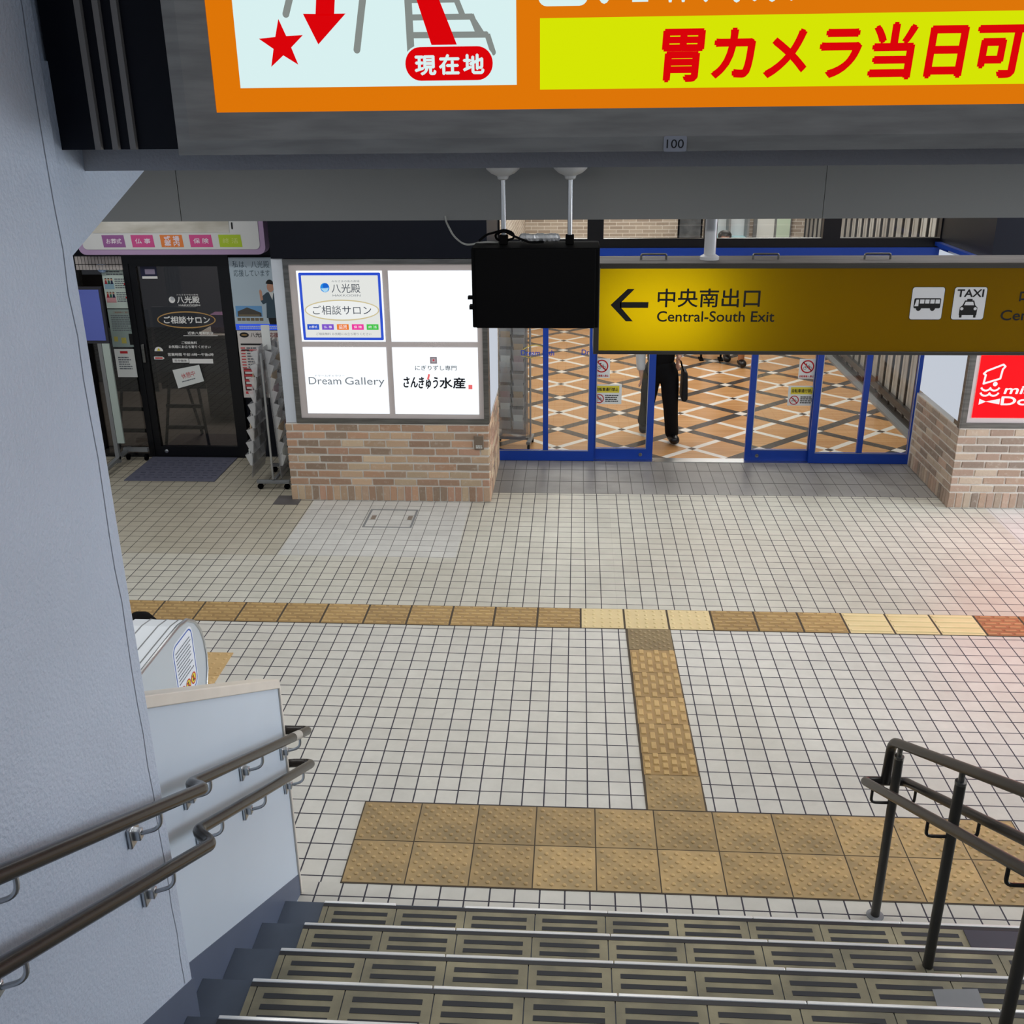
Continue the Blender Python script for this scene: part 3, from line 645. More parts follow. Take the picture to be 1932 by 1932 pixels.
text(t, 'lettering', '応援の', -2.0, -1.87, 1.286, 1.333, yq-.001, mat('brown_red_ink', (130, 50, 50), .6), .015)
mb = MB().rect(-2.305, -2.0, 1.205, 1.222, yq-.001, 0).rect(-2.305, -2.1, 1.148, 1.162, yq-.001, 1).rect(-2.225, -2.1, 1.148, 1.162, yq-.0015, 2)
for i in range(8): mb.rect(-2.31, -2.265, 1.176-.029*i-.006, 1.176-.029*i+.006, yq-.001, 2)
mb.rect(-2.305, -2.08, .735, .965, yq-.001, 1)
for i in range(4): mb.rect(-2.30, -2.09, .935-.053*i, .955-.053*i, yq-.0015, 2); mb.rect(-2.29, -2.09, .91-.053*i, .932-.053*i, yq-.002, 3)
mb.rect(-2.305, -2.08, .70, .725, yq-.001, 2)
part(t, 'red_boxes', mb, [M_ink, mat('maroon_print', (90, 30, 34), .6), mat('print_red', (205, 70, 75), .6), M_paper], smooth=False)
part(t, 'small_print', lines(-2.25, -2.08, .965, 1.19, 8, yq-.001), M_inkgrey, smooth=False)
# vertical tile strip seen above the window posters
mb = MB()
for i in range(14):
    mb.box(-3.885+.034*i, -3.857+.034*i, 6.240, 6.249, 2.012, 2.085); mb.box(-3.885+.034*i, -3.857+.034*i, 6.240, 6.249, 1.955, 2.004)
tag(mk('wall_tile_strip', mb, mat('white_tile', (190, 182, 178), .4)), 'strip of narrow white upright tiles along the top of the salon window', 'tiles')
# salon shop sign
ys = 6.1
t = thing('shop_sign', 'white salon sign with mauve rim and five coloured tabs above the salon door', 'shop sign', (-2.8, ys, 2.12))
M_mauve = mat('mauve_rim', (176, 150, 186), .5)
part(t, 'rim', MB().prism(rrect(-3.76, -1.915, 2.118, 2.9, .07), 'y', ys, ys+.15), M_mauve)
M_ssw = mat('sign_white', (214, 216, 216), .45)
part(t, 'face', MB().prism(rrect(-3.71, -1.965, 2.168, 2.85, .045), 'y', ys-.006, ys), M_ssw)
part(t, 'worn_band', MB().box(-3.65, -2.247, ys-.010, ys-.006, 2.325, 2.72), mat('stained_vinyl', (218, 216, 208), .5, c2=(184, 180, 168), vscale=2.2, stretch=(1, 1, 4)))
part(t, 'black_stroke', MB().flat(rrect(-2.225, -2.208, 2.355, 2.42, .006), ys-.007), M_ink, smooth=False)
for i, (c, s) in enumerate((((150, 92, 150), 'お葬式'), ((205, 78, 140), '仏 事'), ((226, 128, 60), '式 場\n案 内'), ((210, 76, 140), '保 険'), ((172, 200, 40), '終 活'))):
    x = -3.51+.287*i; yy = ys-.007
    q = part(t, 'coloured_tab', MB().flat([(x+.008, 2.19), (x+.228, 2.19), (x+.218, 2.305), (x, 2.305)], yy), mat('tab_%d' % i, c, .5), smooth=False)
    text(q, 'lettering', s, x+.04, x+.19, 2.20 if '\n' in s else 2.225, 2.295 if '\n' in s else 2.272, yy-.001, mat('pale_lettering', (238, 226, 238), .5) if i < 4 else mat('olive_lettering', (210, 224, 120), .5), .015)
# crumpled blue bag stuck at the window top
mb = MB(); bm = bmesh.new(); bmesh.ops.create_icosphere(bm, subdivisions=3, radius=1)
for v in bm.verts:
    k = 1+.18*math.sin(7*v.co.x+3*v.co.z)*math.sin(5*v.co.y+2)+.1*math.sin(13*v.co.z+v.co.x*4); mb.v.append((-3.64+v.co.x*.055*k, 6.27+v.co.y*.02*k, 1.975+v.co.z*.05*k))
bm.verts.index_update(); mb.f = [tuple(v.index for v in f.verts) for f in bm.faces]; mb.m = [0]*len(mb.f); bm.free()
tag(mk('plastic_bag', mb, mat('pale_blue_plastic', (165, 190, 225), .3)), 'crumpled pale blue plastic bag stuck at the top of the salon window', 'bag')
# easels inside
M_easel = mat('black_wood', (8, 8, 9), .5)
def easel(x, y, label):
    t = thing('display_easel', label, 'easel', (x, y, 0), 'easels inside the salon')
    part(t, 'board', MB().box(x-.24, x+.24, y-.02, y+.01, .62, 1.5), M_easel)
    for s in (-1, 1): part(t, 'leg', MB().tube([(x+s*.14, y, .8), (x+s*.24, y-.12, .0)], .016, 6), M_easel)
    part(t, 'leg', MB().tube([(x, y, .8), (x, y+.35, 0)], .016, 6), M_easel)
    part(t, 'rung', MB().box(x-.2, x+.2, y-.08, y-.06, .42, .46).box(x-.22, x+.22, y-.11, y-.09, .19, .23), M_easel)
easel(-3.62, 6.62, 'black easel with a board behind the salon window left of the door')
easel(-3.15, 6.75, 'black easel with a board behind the left side of the salon door glass')
t = thing('salon_counter', 'grey counter with leaflets inside the salon, seen through the door', 'counter', (-2.7, 8.0, 0))
part(t, 'body', MB().box(-3.3, -2.1, 7.8, 8.3, 0, .95), mat('grey_counter', (110, 104, 100), .5)); part(t, 'worktop', MB().box(-3.35, -2.05, 7.75, 8.35, .95, .99), mat('beige_top', (160, 150, 138), .5))
part(t, 'leaflet_box', MB().box(-3.2, -3.0, 7.9, 8.1, .99, 1.2), mat('mauve_box', (120, 80, 110), .5)); part(t, 'leaflet_box', MB().box(-2.9, -2.7, 7.9, 8.1, .99, 1.16), M_paper)
t = thing('salon_curtain', 'white curtain strip inside the salon behind the top of the door glass', 'curtain', (-3.27, 7.2, 1.3))
mb = MB()
for i in range(5): mb.tube([(-3.37+.035*i, 7.2, 1.3), (-3.36+.03*i, 7.2, 2.3)], .024, 8)
part(t, 'cloth', mb, M_paper)
t = thing('salon_shelf', 'beige shelf with stacked leaflets deep inside the salon, right side of the door glass', 'shelf', (-2.75, 8.9, 0))
part(t, 'frame', MB().box(-3.1, -2.3, 8.95, 9.0, 0, 2.1).box(-3.1, -3.06, 8.6, 9, 0, 2.1).box(-2.34, -2.3, 8.6, 9, 0, 2.1), mat('taupe_wood', (120, 108, 92), .6))
for z in (1.0, 1.35, 1.7):
    sh = part(t, 'shelf_board', MB().box(-3.06, -2.34, 8.6, 8.95, z, z+.025), mat('taupe_wood', (120, 108, 92), .6))
    for k in range(4): part(sh, 'leaflet_stack', MB().box(-3.02+.17*k, -2.89+.17*k, 8.62, 8.72, z+.025, z+.2+.03*(k % 3)), [M_paper, mat('beige_leaflet', (196, 176, 150), .6), mat('grey_leaflet', (150, 150, 146), .6)][k % 3])
# door mat
M_mat = mat('blue_grey_rubber', (92, 94, 112), .75, var=.15, vscale=30)
t = thing('door_mat', 'blue grey rubber door mat on the tiles outside the salon door', 'door mat', (-2.92, 5.88, 0))
mb = MB().box(-3.39, -2.47, 5.5, 6.24, 0, .009)
part(t, 'base', mb, M_mat, bevel=.006)
mb = MB()
for r in range(8):
    for c in range(9):
        x = -3.31+.092*c+(.02 if r % 2 else 0); mb.box(x, x+.05, 5.58+.075*r, 5.595+.075*r, .009, .013)
part(t, 'raised_ribs', mb, mat('rib_rubber', (80, 82, 100), .75))
# mobile display stand left of the salon door
t = thing('display_stand', 'grey mobile stand with a blue screen board beside the salon window', 'display stand', (-3.9, 5.9, 0))
part(t, 'board_frame', MB().box(-4.5, -3.51, 5.905, 5.94, 1.29, 1.84), mat('dark_frame', (48, 48, 56), .5))
part(t, 'blue_screen', MB().box(-4.46, -3.535, 5.90, 5.905, 1.32, 1.815), mat('blue_screen', (94, 108, 190), .4))
part(t, 'lower_panel', MB().box(-3.585, -3.513, 5.9, 5.92, .262, 1.29), mat('pale_panel', (176, 190, 184), .5))
part(t, 'post', MB().box(-3.63, -3.59, 5.9, 5.94, .05, 1.29), M_greym); part(t, 'post', MB().box(-4.42, -4.38, 5.9, 5.94, .05, 1.29), M_greym)
for x in (-3.61, -4.40):
    fo = part(t, 'foot', MB().prism([(5.55, .09), (5.55, .06), (6.2, .10), (6.2, .13)], 'x', x-.02+(.0), x+.02), M_greym)
    for y in (5.6, 6.15): part(fo, 'caster', MB().lathe([(.001, -.012), (.03, -.012), (.03, .012), (.001, .012)], (x, y, .032), 'x', 14), M_black)
part(t, 'crossbar', MB().box(-3.64, -3.38, 6.12, 6.16, .10, .14), M_greym)
part(t, 'caster', MB().lathe([(.001, -.012), (.034, -.012), (.034, .012), (.001, .012)], (-3.41, 6.14, .036), 'x', 14), M_black)
# leaflet racks
def milky(name, c, k):
    m, nt, b, o = nodes_of(name); b.inputs['Base Color'].default_value = lin(c); b.inputs['Roughness'].default_value = .2
    t = nt.nodes.new('ShaderNodeBsdfTransparent'); mx = nt.nodes.new('ShaderNodeMixShader'); mx.inputs[0].default_value = k
    nt.links.new(t.outputs[0], mx.inputs[1]); nt.links.new(b.outputs[0], mx.inputs[2]); nt.links.new(mx.outputs[0], o.inputs[0]); return m
M_acr = milky('clear_acrylic_pocket', (232, 234, 236), .5); M_acrg = milky('grey_acrylic_sheet', (160, 160, 162), .5)
def rack(x, y0, y1, label, flip=1, lean=.2):
    t = thing('leaflet_rack', label, 'leaflet rack', (x, (y0+y1)/2, 0), 'wheeled leaflet racks')
    for y in (y0, y1):
        part(t, 'post', MB().tube([(x, y, .10), (x, y, 1.33)], .011, 8), M_silver)
        fo = part(t, 'foot', MB().box(x-.16, x+.16, y-.02, y+.02, .06, .09), M_greym, bevel=.004)
        for s in (-1, 1): part(fo, 'caster', MB().lathe([(.001, -.011), (.028, -.011), (.028, .011), (.001, .011)], (x+s*.13, y, .029), 'y', 14), M_black)
    part(t, 'crossbar', MB().box(x-.012, x+.012, y0, y1, .065, .09), M_greym)
    for s in (-1, 1):
        d = lambda z: x+s*(.02+(lean if s < 0 else .05)*(1.36-z)/1.3)
        mb = MB(); mb.add([(d(1.38), y0+.03, 1.38), (d(1.38), y1-.03, 1.38), (d(.1), y1-.03, .1), (d(.1), y0+.03, .1), (d(1.38)+s*.006, y0+.03, 1.38), (d(1.38)+s*.006, y1-.03, 1.38), (d(.1)+s*.006, y1-.03, .1), (d(.1)+s*.006, y0+.03, .1)],
            [(0, 1, 2, 3), (7, 6, 5, 4), (0, 4, 5, 1), (1, 5, 6, 2), (2, 6, 7, 3), (3, 7, 4, 0)])
        part(t, 'back_sheet', mb, M_acrg)
        for k in range(9):
            z = 1.22-.125*k
            for c in range(2):
                ya = y0+.05+c*(y1-y0-.08)/2; yb = ya+(y1-y0-.12)/2; X = d(z); o = s*.055
                mb = MB()
                mb.add([(X, ya, z), (X, yb, z), (X+o*.5, yb, z), (X+o*.5, ya, z), (X+o*1.3, ya, z+.105), (X+o*1.3, yb, z+.105), (X, ya, z+.13), (X, yb, z+.13)],
                       [(0, 1, 2, 3), (3, 2, 5, 4), (0, 3, 4, 6), (1, 7, 5, 2)])
                p = part(t, 'pocket', mb, M_acr, smooth=False)
                if (k*2+c) % 3 != 2 and k > 0:
                    part(p, 'leaflet', MB().add([(X+o*.3, ya+.01, z+.004), (X+o*.3, yb-.01, z+.004), (X+o*.5, yb-.01, z+.16), (X+o*.5, ya+.01, z+.16), (X+o*.45, ya+.01, z+.004), (X+o*.45, yb-.01, z+.004), (X+o*.65, yb-.01, z+.16), (X+o*.65, ya+.01, z+.16)],
                        [(0, 1, 2, 3), (7, 6, 5, 4), (3, 2, 6, 7), (0, 3, 7, 4), (1, 5, 6, 2)]), [M_paper, mat('pale_grey_leaflet', (188, 186, 186), .6), mat('beige_leaflet', (196, 176, 150), .6), mat('mauve_leaflet', (188, 168, 170), .6)][(k+c) % 4])
    part(t, 'header_card', MB().box(x-.02, x+.06, (y0+y1)/2-.1, (y0+y1)/2-.095, 1.33, 1.56), M_paper)
    return t
rack(-1.82, 5.32, 5.82, 'wheeled leaflet rack of clear pockets between the salon door and the brick pier')
r2_ = rack(.42, 6.60, 6.96, 'grey wheeled leaflet rack standing inside behind the leftmost glass pane', lean=.1); r2_.rotation_euler = (0, 0, PI/2-.12)
# floor fittings
t = thing('floor_hatch', 'square tiled floor hatch with steel rim in front of the left brick pier', 'floor hatch', (-.556, 4.6, 0))
part(t, 'rim', MB().box(-.775, -.338, 4.387, 4.399, 0, .003).box(-.775, -.338, 4.803, 4.815, 0, .003).box(-.775, -.757, 4.399, 4.803, 0, .003).box(-.356, -.338, 4.399, 4.803, 0, .003), M_greym)
for x in (-.735, -.405): part(t, 'lift_handle', MB().box(x, x+.04, 4.56, 4.66, 0, .003), M_alu)
tag(mk('drain_cover', MB().box(-1.72, -1.48, 4.91, 5.14, 0, .004), mat('dark_iron', (96, 92, 92), .7, var=.3), bevel=.002), 'dark square drain cover in the tiles by the foot of the left brick pier', 'drain cover')
# ------------------------------------------------------------------ tactile paving
def dome(mb, x, y, r, h, z0=.004, n=8):
    mb.lathe([(r, z0), (r*.8, z0+h*.75), (r*.4, z0+h)], (x, y, 0), 'z', n, 1)
def slab(mb, w=.1475, d=.1475): mb.box(-w, w, -d, d, 0, .004)
def t_dots(p=.06, n=5, r=.0115, quin=True):
    mb = MB(); slab(mb); o = p*(n-1)/2
    for i in range(n):
        for j in range(n): dome(mb, -o+i*p, -o+j*p, r, .0052)
    if quin:
        for i in range(n-1):
            for j in range(n-1): dome(mb, -o+(i+.5)*p, -o+(j+.5)*p, r, .0052)
    return mb
def bar(mb, x, y, l, w, vert, h=.0055):
    if vert: x, y = y, x
    a, b_ = (w/2, l/2) if vert else (l/2, w/2); q = .004
    x0, x1, ya, yb = max(x-a, -.1475), min(x+a, .1475), max(y-b_, -.1475), min(y+b_, .1475)
    if x1-x0 < .012 or yb-ya < .012: return
    mb.add([(x0, ya, .004), (x1, ya, .004), (x1, yb, .004), (x0, yb, .004), (x0+q, ya+q, .004+h), (x1-q, ya+q, .004+h), (x1-q, yb-q, .004+h), (x0+q, yb-q, .004+h)], [(4, 5, 6, 7), (0, 1, 5, 4), (1, 2, 6, 5), (2, 3, 7, 6), (3, 0, 4, 7)], 1)
def t_bars(vert, l=.07, wd=.032, half=False):
    mb = MB(); slab(mb)
    for r in range(6):
        for c in range(-1, 4): bar(mb, -.15+.1*c+(.05 if r % 2 else 0)+.025, -.125+.05*r, l, wd, vert)
    return mb
def t_long():
    mb = MB(); slab(mb)
    for r in range(4): bar(mb, 0, -.112+.075*r, .28, .026, False)
    return mb
def tact(name, c, c2, rnd=.22): return mat(name, c, .5, spec=.4, c2=c2, vscale=5, rnd=rnd)  # raised parts lighter than the slabs: cleaner tops and relief contrast put into colour
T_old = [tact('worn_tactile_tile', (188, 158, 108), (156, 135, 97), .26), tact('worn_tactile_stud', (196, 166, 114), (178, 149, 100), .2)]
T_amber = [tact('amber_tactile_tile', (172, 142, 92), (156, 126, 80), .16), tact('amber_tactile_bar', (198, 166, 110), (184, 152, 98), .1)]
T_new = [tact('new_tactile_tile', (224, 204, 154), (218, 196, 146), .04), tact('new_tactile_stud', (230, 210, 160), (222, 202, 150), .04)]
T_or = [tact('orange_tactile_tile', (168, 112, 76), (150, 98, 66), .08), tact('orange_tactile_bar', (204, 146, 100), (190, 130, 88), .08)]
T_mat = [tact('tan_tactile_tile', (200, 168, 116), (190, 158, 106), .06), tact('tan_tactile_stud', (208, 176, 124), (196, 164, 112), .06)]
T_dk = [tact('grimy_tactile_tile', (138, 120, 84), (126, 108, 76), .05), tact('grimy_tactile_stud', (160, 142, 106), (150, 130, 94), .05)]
M_bed = mat('dark_tile_bedding', (78, 68, 56), .9)
TM = {}
def tile(par, key, mk_mb, m, x, y, sx=1, sy=1):
    k = (key, m[0].name)
    if k not in TM:
        me = mk('tmp', mk_mb(), m); TM[k] = me.data; bpy.data.objects.remove(me); TM[k].name = key
    o = bpy.data.objects.new('paving_tile', TM[k]); COL.objects.link(o); o.parent = par; o.location = Vector((x, y, 0))-BASE[par]; o.scale = (sx, sy, 1); return o
wb = thing('tactile_warning_band', 'double row of worn yellow dotted tactile tiles at the foot of the stairs', 'tactile paving', (1.65, .3, 0))
part(wb, 'bedding', MB().box(-.004, 3.315, -.004, .606, 0, .0025), M_bed)
for i in range(11):
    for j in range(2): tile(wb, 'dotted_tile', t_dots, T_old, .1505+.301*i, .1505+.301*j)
ts = thing('tactile_path', 'short strip of yellow tactile tiles leading from the stairs band to the cross strip', 'tactile paving', (1.63, 1.6, 0))
part(ts, 'bedding', MB().prism([(1.47, .607), (1.786, .607), (1.760, 2.588), (1.445, 2.588)], 'z', 0, .0025), M_bed)
yy = .605; X = lambda y: 1.628-.0115*(y-.6)
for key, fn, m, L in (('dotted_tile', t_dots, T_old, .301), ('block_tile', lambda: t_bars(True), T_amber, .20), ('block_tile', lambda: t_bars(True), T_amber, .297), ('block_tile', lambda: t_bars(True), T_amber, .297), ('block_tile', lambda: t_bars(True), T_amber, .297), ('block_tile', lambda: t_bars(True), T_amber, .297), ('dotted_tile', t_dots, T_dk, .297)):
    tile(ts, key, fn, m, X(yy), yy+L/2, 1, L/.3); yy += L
tc = thing('tactile_guide_strip', 'long strip of amber tactile tiles crossing the hall, with a few pale new tiles', 'tactile paving', (1.2, 2.745, 0))
part(tc, 'bedding', MB().box(-3.2, 5.47, 2.589, 2.895, 0, .0025), M_bed)
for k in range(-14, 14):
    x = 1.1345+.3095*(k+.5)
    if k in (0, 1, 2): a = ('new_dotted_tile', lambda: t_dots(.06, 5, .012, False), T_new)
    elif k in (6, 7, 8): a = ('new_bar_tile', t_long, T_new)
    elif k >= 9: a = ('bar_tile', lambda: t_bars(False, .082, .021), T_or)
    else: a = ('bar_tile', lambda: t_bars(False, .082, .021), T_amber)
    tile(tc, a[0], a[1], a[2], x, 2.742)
te = thing('tactile_warning_mat', 'small patch of yellow dotted tiles on the floor beside the escalator end', 'tactile paving', (-1.5, 1.8, 0))
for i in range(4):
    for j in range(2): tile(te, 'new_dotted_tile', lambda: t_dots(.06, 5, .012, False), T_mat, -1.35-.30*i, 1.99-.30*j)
# ------------------------------------------------------------------ stairs
M_tread = mat('worn_stair_tile', (160, 152, 124), .6, c2=(124, 119, 100), vscale=5, bump=.1, spec=.3)
M_strip = mat('black_grip_strip', (44, 46, 50), .7)
M_gut = mat('dark_blue_grey_paint', (72, 82, 98), .5, var=.12, vscale=8)
M_nose = mat('polished_nosing', (238, 238, 236), .3, metal=.35); M_nrub = mat('dark_nosing_rubber', (34, 34, 38), .5)
st = thing('staircase', 'tiled stairs with black grip strips and bright metal nosings', 'stairs', (2.4, -.3, 0))
NS = 13
for k in range(1, NS+1):
    n = -.298*k; z = .16*k; e = n-.298 if k < NS else -7
    mb = MB().box(-.171 if k < 4 else -.096, 5.0, e-.01, n, 0 if k < 3 else z-.34, z-.006)
    if k == 4: mb.box(-.171, -.096, -1.40, n, z-.34, z-.006)
    s = part(st, 'step', mb, M_gut)
    mb = MB()
    for i in range(16):
        x = .03-.301+.301*i
        x0, x1 = max(x, .004), x+.297
        mb.box(x0, x1, e+.003, n-.03, z-.006, z, 0)
        for d in (.056, .101, .146, .191, .236):
            a = max(x+.03, x0+.012)
            if x1-a > .12: mb.box(a, x1-.033, n-d-.021, n-d, z, z+.0012, 1)
    part(s, 'tread', mb, [M_tread, M_strip], smooth=False)
    mb = MB()
    for i in range(8):
        if k == 1 and i == 0:
            mb.box(.004, .32, n-.012, n+.003, z-.02, z+.003); continue
        x0 = .004+.62*i; x0 = x0 if not (k == 1 and i == 1) else .623
        mb.box(x0, .62*(i+1), n-.012, n+.003, z-.02, z+.003)
    part(s, 'nosing', mb, M_nose, bevel=.003)
    part(s, 'nosing_rubber', MB().box(.004, 4.9, n-.03, n-.012, z-.01, z+.001), M_nrub)
tag(mk('repair_plate', MB().box(2.73, 3.0, -.44, -.332, .1615, .164), mat('dark_slate_plate', (52, 54, 66), .5)), 'dark slate repair plate set into the lowest stair tread', 'plate')
tag(mk('mortar_patch', MB().prism([(2.36, -.965), (2.52, -.955), (2.51, -1.10), (2.35, -1.10)], 'z', .48, .4825), mat('cement_grey', (138, 140, 142), .8, var=.15)), 'grey cement patch on a stair tread beside the railing', 'patch')
# dark skirting on the left walls
mb = MB().prism([(-.083, 0), (-.083, .112), (-1.42, .865), (-1.42, .3)], 'x', -.1765, -.172)
mb.prism([(-1.4045, .45), (-1.4045, .862), (-6, 3.31), (-6, 2.6)], 'x', -.1015, -.097)
struct('baseboard_left', mb, mat('slate_blue_skirting', (84, 95, 116), .5, var=.06))
# left handrails
def handrail(label, zp, zw, plates):
    t = thing('handrail', label, 'handrail', (-.06, -1.0, zw), 'handrails on the left stair wall')
    fz = lambda y: zp-.537*(y+1.371)
    gz = lambda y: zw-.51*(y+.254)
    path = [(-.02, -5.5, fz(-5.5)), (-.02, -1.30, fz(-1.30)), (-.095, -1.24, gz(-1.24)), (-.095, .045, gz(.045)), (-.225, .045, gz(.045)-.005), (-.225, -.062, gz(-.02)-.0)]
    part(t, 'rail', MB().tube(fillet(path, .045), .0195, 14), M_rail)
    for y in plates:
        xw = -.1 if y < -1.42 else -.175; xr = -.02 if y < -1.3 else -.095; zr = (fz if y < -1.3 else gz)(y)
        b = part(t, 'bracket', MB().box(xw, xw+.012, y-.028, y+.028, zr-.115, zr-.055).box(xw, xw+.03, y-.012, y+.012, zr-.1, zr-.07), M_silver, bevel=.003)
        part(b, 'bracket_arm', MB().tube(fillet([(xw+.02, y, zr-.085), (xr, y+.015, zr-.075), (xr, y+.02, zr-.012)], .03), .006, 8), M_silver)
    return t, gz
hu, gz = handrail('upper dark brown handrail on the left stair wall', 1.542, .966, (-2.9, -2.25, -1.62, -1.10, -.6, -.12))
part(hu, 'braille_label', MB().tube([(-.095, -.20, gz(-.20)), (-.095, -.115, gz(-.115))], .0202, 14), mat('grey_label', (176, 172, 164), .5))
handrail('lower dark brown handrail on the left stair wall', 1.338, .790, (-2.95, -2.28, -1.60, -1.05, -.62, -.12))
# middle railing
M_rail2 = mat('dark_bronze_rail', (34, 31, 29), .34, spec=.35, var=.15)
t = thing('stair_railing', 'dark railing with double lower rails standing in the middle of the stairs', 'railing', (2.45, -.09, 0))
uz = lambda y: .855-.524*y; lz = lambda y: .652-.52*y
part(t, 'upper_rail', MB().tube(fillet([(2.45, -5, uz(-5)), (2.45, .012, uz(.0)), (2.45, .03, lz(.03))], .06), .0205, 14), M_rail2)
part(t, 'lower_rail', MB().tube(fillet([(2.36, -5, lz(-5)), (2.36, .035, lz(.035)), (2.54, .035, lz(.035)), (2.54, -5, lz(-5))], .035), .0195, 14), M_rail2)
for i in range(7):
    y = -.09-.605*i; zf = .16*int(-y/.298)
    p = part(t, 'post', MB().tube([(2.45, y, zf), (2.45, y, uz(y)-.055)], .0195, 14), mat('dark_bronze_post', (62, 60, 56), .38, spec=.4))
    part(p, 'post_pin', MB().tube([(2.45, y, uz(y)-.06), (2.45, y, uz(y)-.012)], .011, 10), M_steel)
    part(p, 'post_cap', MB().lathe([(.0200, 0), (.0205, .006), (.0205, .010), (.0200, .012)], (2.45, y, uz(y)-.062)), M_steel)
    if i == 0: part(p, 'floor_flange', MB().lathe([(.038, 0), (.038, .004), (.02, .006)], (2.45, y, 0)), M_greym)
    part(t, 'rail_bracket', MB().tube(fillet([(2.36, y, lz(y)-.012), (2.36, y, lz(y)-.085), (2.54, y, lz(y)-.085), (2.54, y, lz(y)-.012)], .022), .0065, 8), M_rail2)
# ------------------------------------------------------------------ escalator end
t = thing('escalator', 'lower end of an escalator with pale side panel behind the low stair wall', 'escalator', (-1.0, .2, 0))
M_esc = mat('pale_metal_panel', (196, 206, 214), .28, metal=.25); M_deck = mat('bright_aluminium_deck', (214, 220, 226), .42, metal=.25)
prof = [(-1.6, 1.95), (-.5, 1.25), (-.2, 1.098), (.30, 1.092), (.48, 1.088), (.585, 1.068), (.67, 1.015), (.725, .945), (.755, .865), (.764, .78), (.752, .70), (.715, .63), (.66, .55), (.62, .45), (.6, 0), (-1.6, 0)]
part(t, 'side_panel', MB().prism(prof[::-1], 'x', -.83, -.82), M_esc)
mb = MB(); rp_ = prof[:14]
part(t, 'panel_rim', MB().tube([(-.822, p[0], p[1]) for p in rp_], .010, 8), M_alu)
mb = MB()
for (a, b_), (c, d) in zip(rp_[:-1], rp_[1:]):
    mb.add([(-.83, a, b_), (-1.08, a, b_), (-1.08, c, d), (-.83, c, d)], [(0, 1, 2, 3)])
part(t, 'deck', mb, M_deck)
for x in (-.86, -.92, -1.0): part(t, 'deck_groove', MB().tube([(x, p[0], p[1]+.001) for p in rp_[1:9]], .003, 6), M_greym)
hp = [(-1.13, -1.6, 1.96), (-1.13, -.5, 1.22), (-1.13, -.1, 1.06), (-1.13, .62, 1.02)]+[(-1.13, .62+.29*math.sin(a), .73+.29*math.cos(a)) for a in [PI*i/10 for i in range(1, 11)]]+[(-1.13, .2, .44)]
part(t, 'handrail_belt', MB().tube(hp, .036, 12), M_black)
part(t, 'balustrade', MB().prism([(p[1], p[2]) for p in hp][::-1]+[(-1.6, .4)], 'x', -1.145, -1.115), M_alu)
part(t, 'skirt', MB().box(-1.08, -.83, -1.6, .6, 0, .5), M_esc)
xs = -.8195
def xrect(mb, pts, x, mi=0): return mb.add([(x, p[0], p[1]) for p in pts], [tuple(range(len(pts)))], mi)
q = part(t, 'notice_sticker', xrect(MB(), rrect(.365, .63, .69, 1.03, .05), xs), mat('sticker_white', (226, 232, 240), .4), smooth=False)
b1 = rrect(.375, .62, .70, 1.02, .045); b2 = rrect(.382, .613, .707, 1.013, .04); n = len(b1)
part(q, 'blue_border', MB().add([(xs+.0006, p[0], p[1]) for p in b1]+[(xs+.0006, p[0], p[1]) for p in b2], [(i, (i+1) % n, n+(i+1) % n, n+i) for i in range(n)]), mat('sticker_blue', (40, 90, 180), .5), smooth=False)
mb = MB(); L_ = lines(.40, .60, .80, .985, 10, 0, None, .34)
mb.v = [(xs+.0008, v[0], v[2]) for v in L_.v]; mb.f = L_.f; mb.m = L_.m
part(q, 'small_print', mb, M_inkgrey, smooth=False)
for cy in (.43, .50, .568):
    i_ = part(q, 'warning_icon', xrect(MB(), circle(cy, .753, .031, n=20), xs+.0009), M_yel, smooth=False)
    mb = MB(); a = circle(cy, .753, .031, n=20); b_ = circle(cy, .753, .025, n=20)
    mb.add([(xs+.0014, p[0], p[1]) for p in a]+[(xs+.0014, p[0], p[1]) for p in b_], [(i, (i+1) % 20, 20+(i+1) % 20, 20+i) for i in range(20)])
    xrect(mb, [(cy-.02, .769), (cy-.016, .773), (cy+.02, .737), (cy+.016, .733)], xs+.0014); part(i_, 'red_ring', mb, M_red, smooth=False)
    part(i_, 'figure', xrect(xrect(MB(), circle(cy, .765, .006, n=8), xs+.0012), [(cy-.01, .738), (cy+.01, .738), (cy+.006, .758), (cy-.006, .758)], xs+.0012), M_ink, smooth=False)
# ------------------------------------------------------------------ hanging monitor
t = thing('hanging_monitor', 'black box monitor seen from behind, hung from the ceiling on two poles', 'monitor', (.863, 1.65, 2.33))
part(t, 'housing', MB().box(.537, 1.19, 1.5, 1.8, 2.332, 2.737), M_black, bevel=.006)
part(t, 'back_cover', MB().box(.557, 1.17, 1.488, 1.5, 2.332, 2.732), M_black, bevel=.004)
part(t, 'side_connector', MB().box(.512, .537, 1.52, 1.56, 2.475, 2.49), M_black); part(t, 'side_connector', MB().box(.520, .537, 1.51, 1.56, 2.425, 2.445), M_black)
for x in (.693, 1.036):
    part(t, 'pole', MB().tube([(x, 1.66, 2.74), (x, 1.66, 3.15)], .0125, 14), M_silver)
    part(t, 'ceiling_flange', MB().lathe([(.018, 3.056), (.027, 3.062), (.03, 3.075), (.06, 3.088), (.084, 3.108), (.094, 3.14), (.094, 3.256)], (x, 1.66, 0), 'z', 24), mat('flange_grey', (168, 170, 172), .45))
    part(t, 'pole_clamp', MB().box(x-.022, x+.022, 1.635, 1.685, 2.737, 2.785), M_black, bevel=.004)
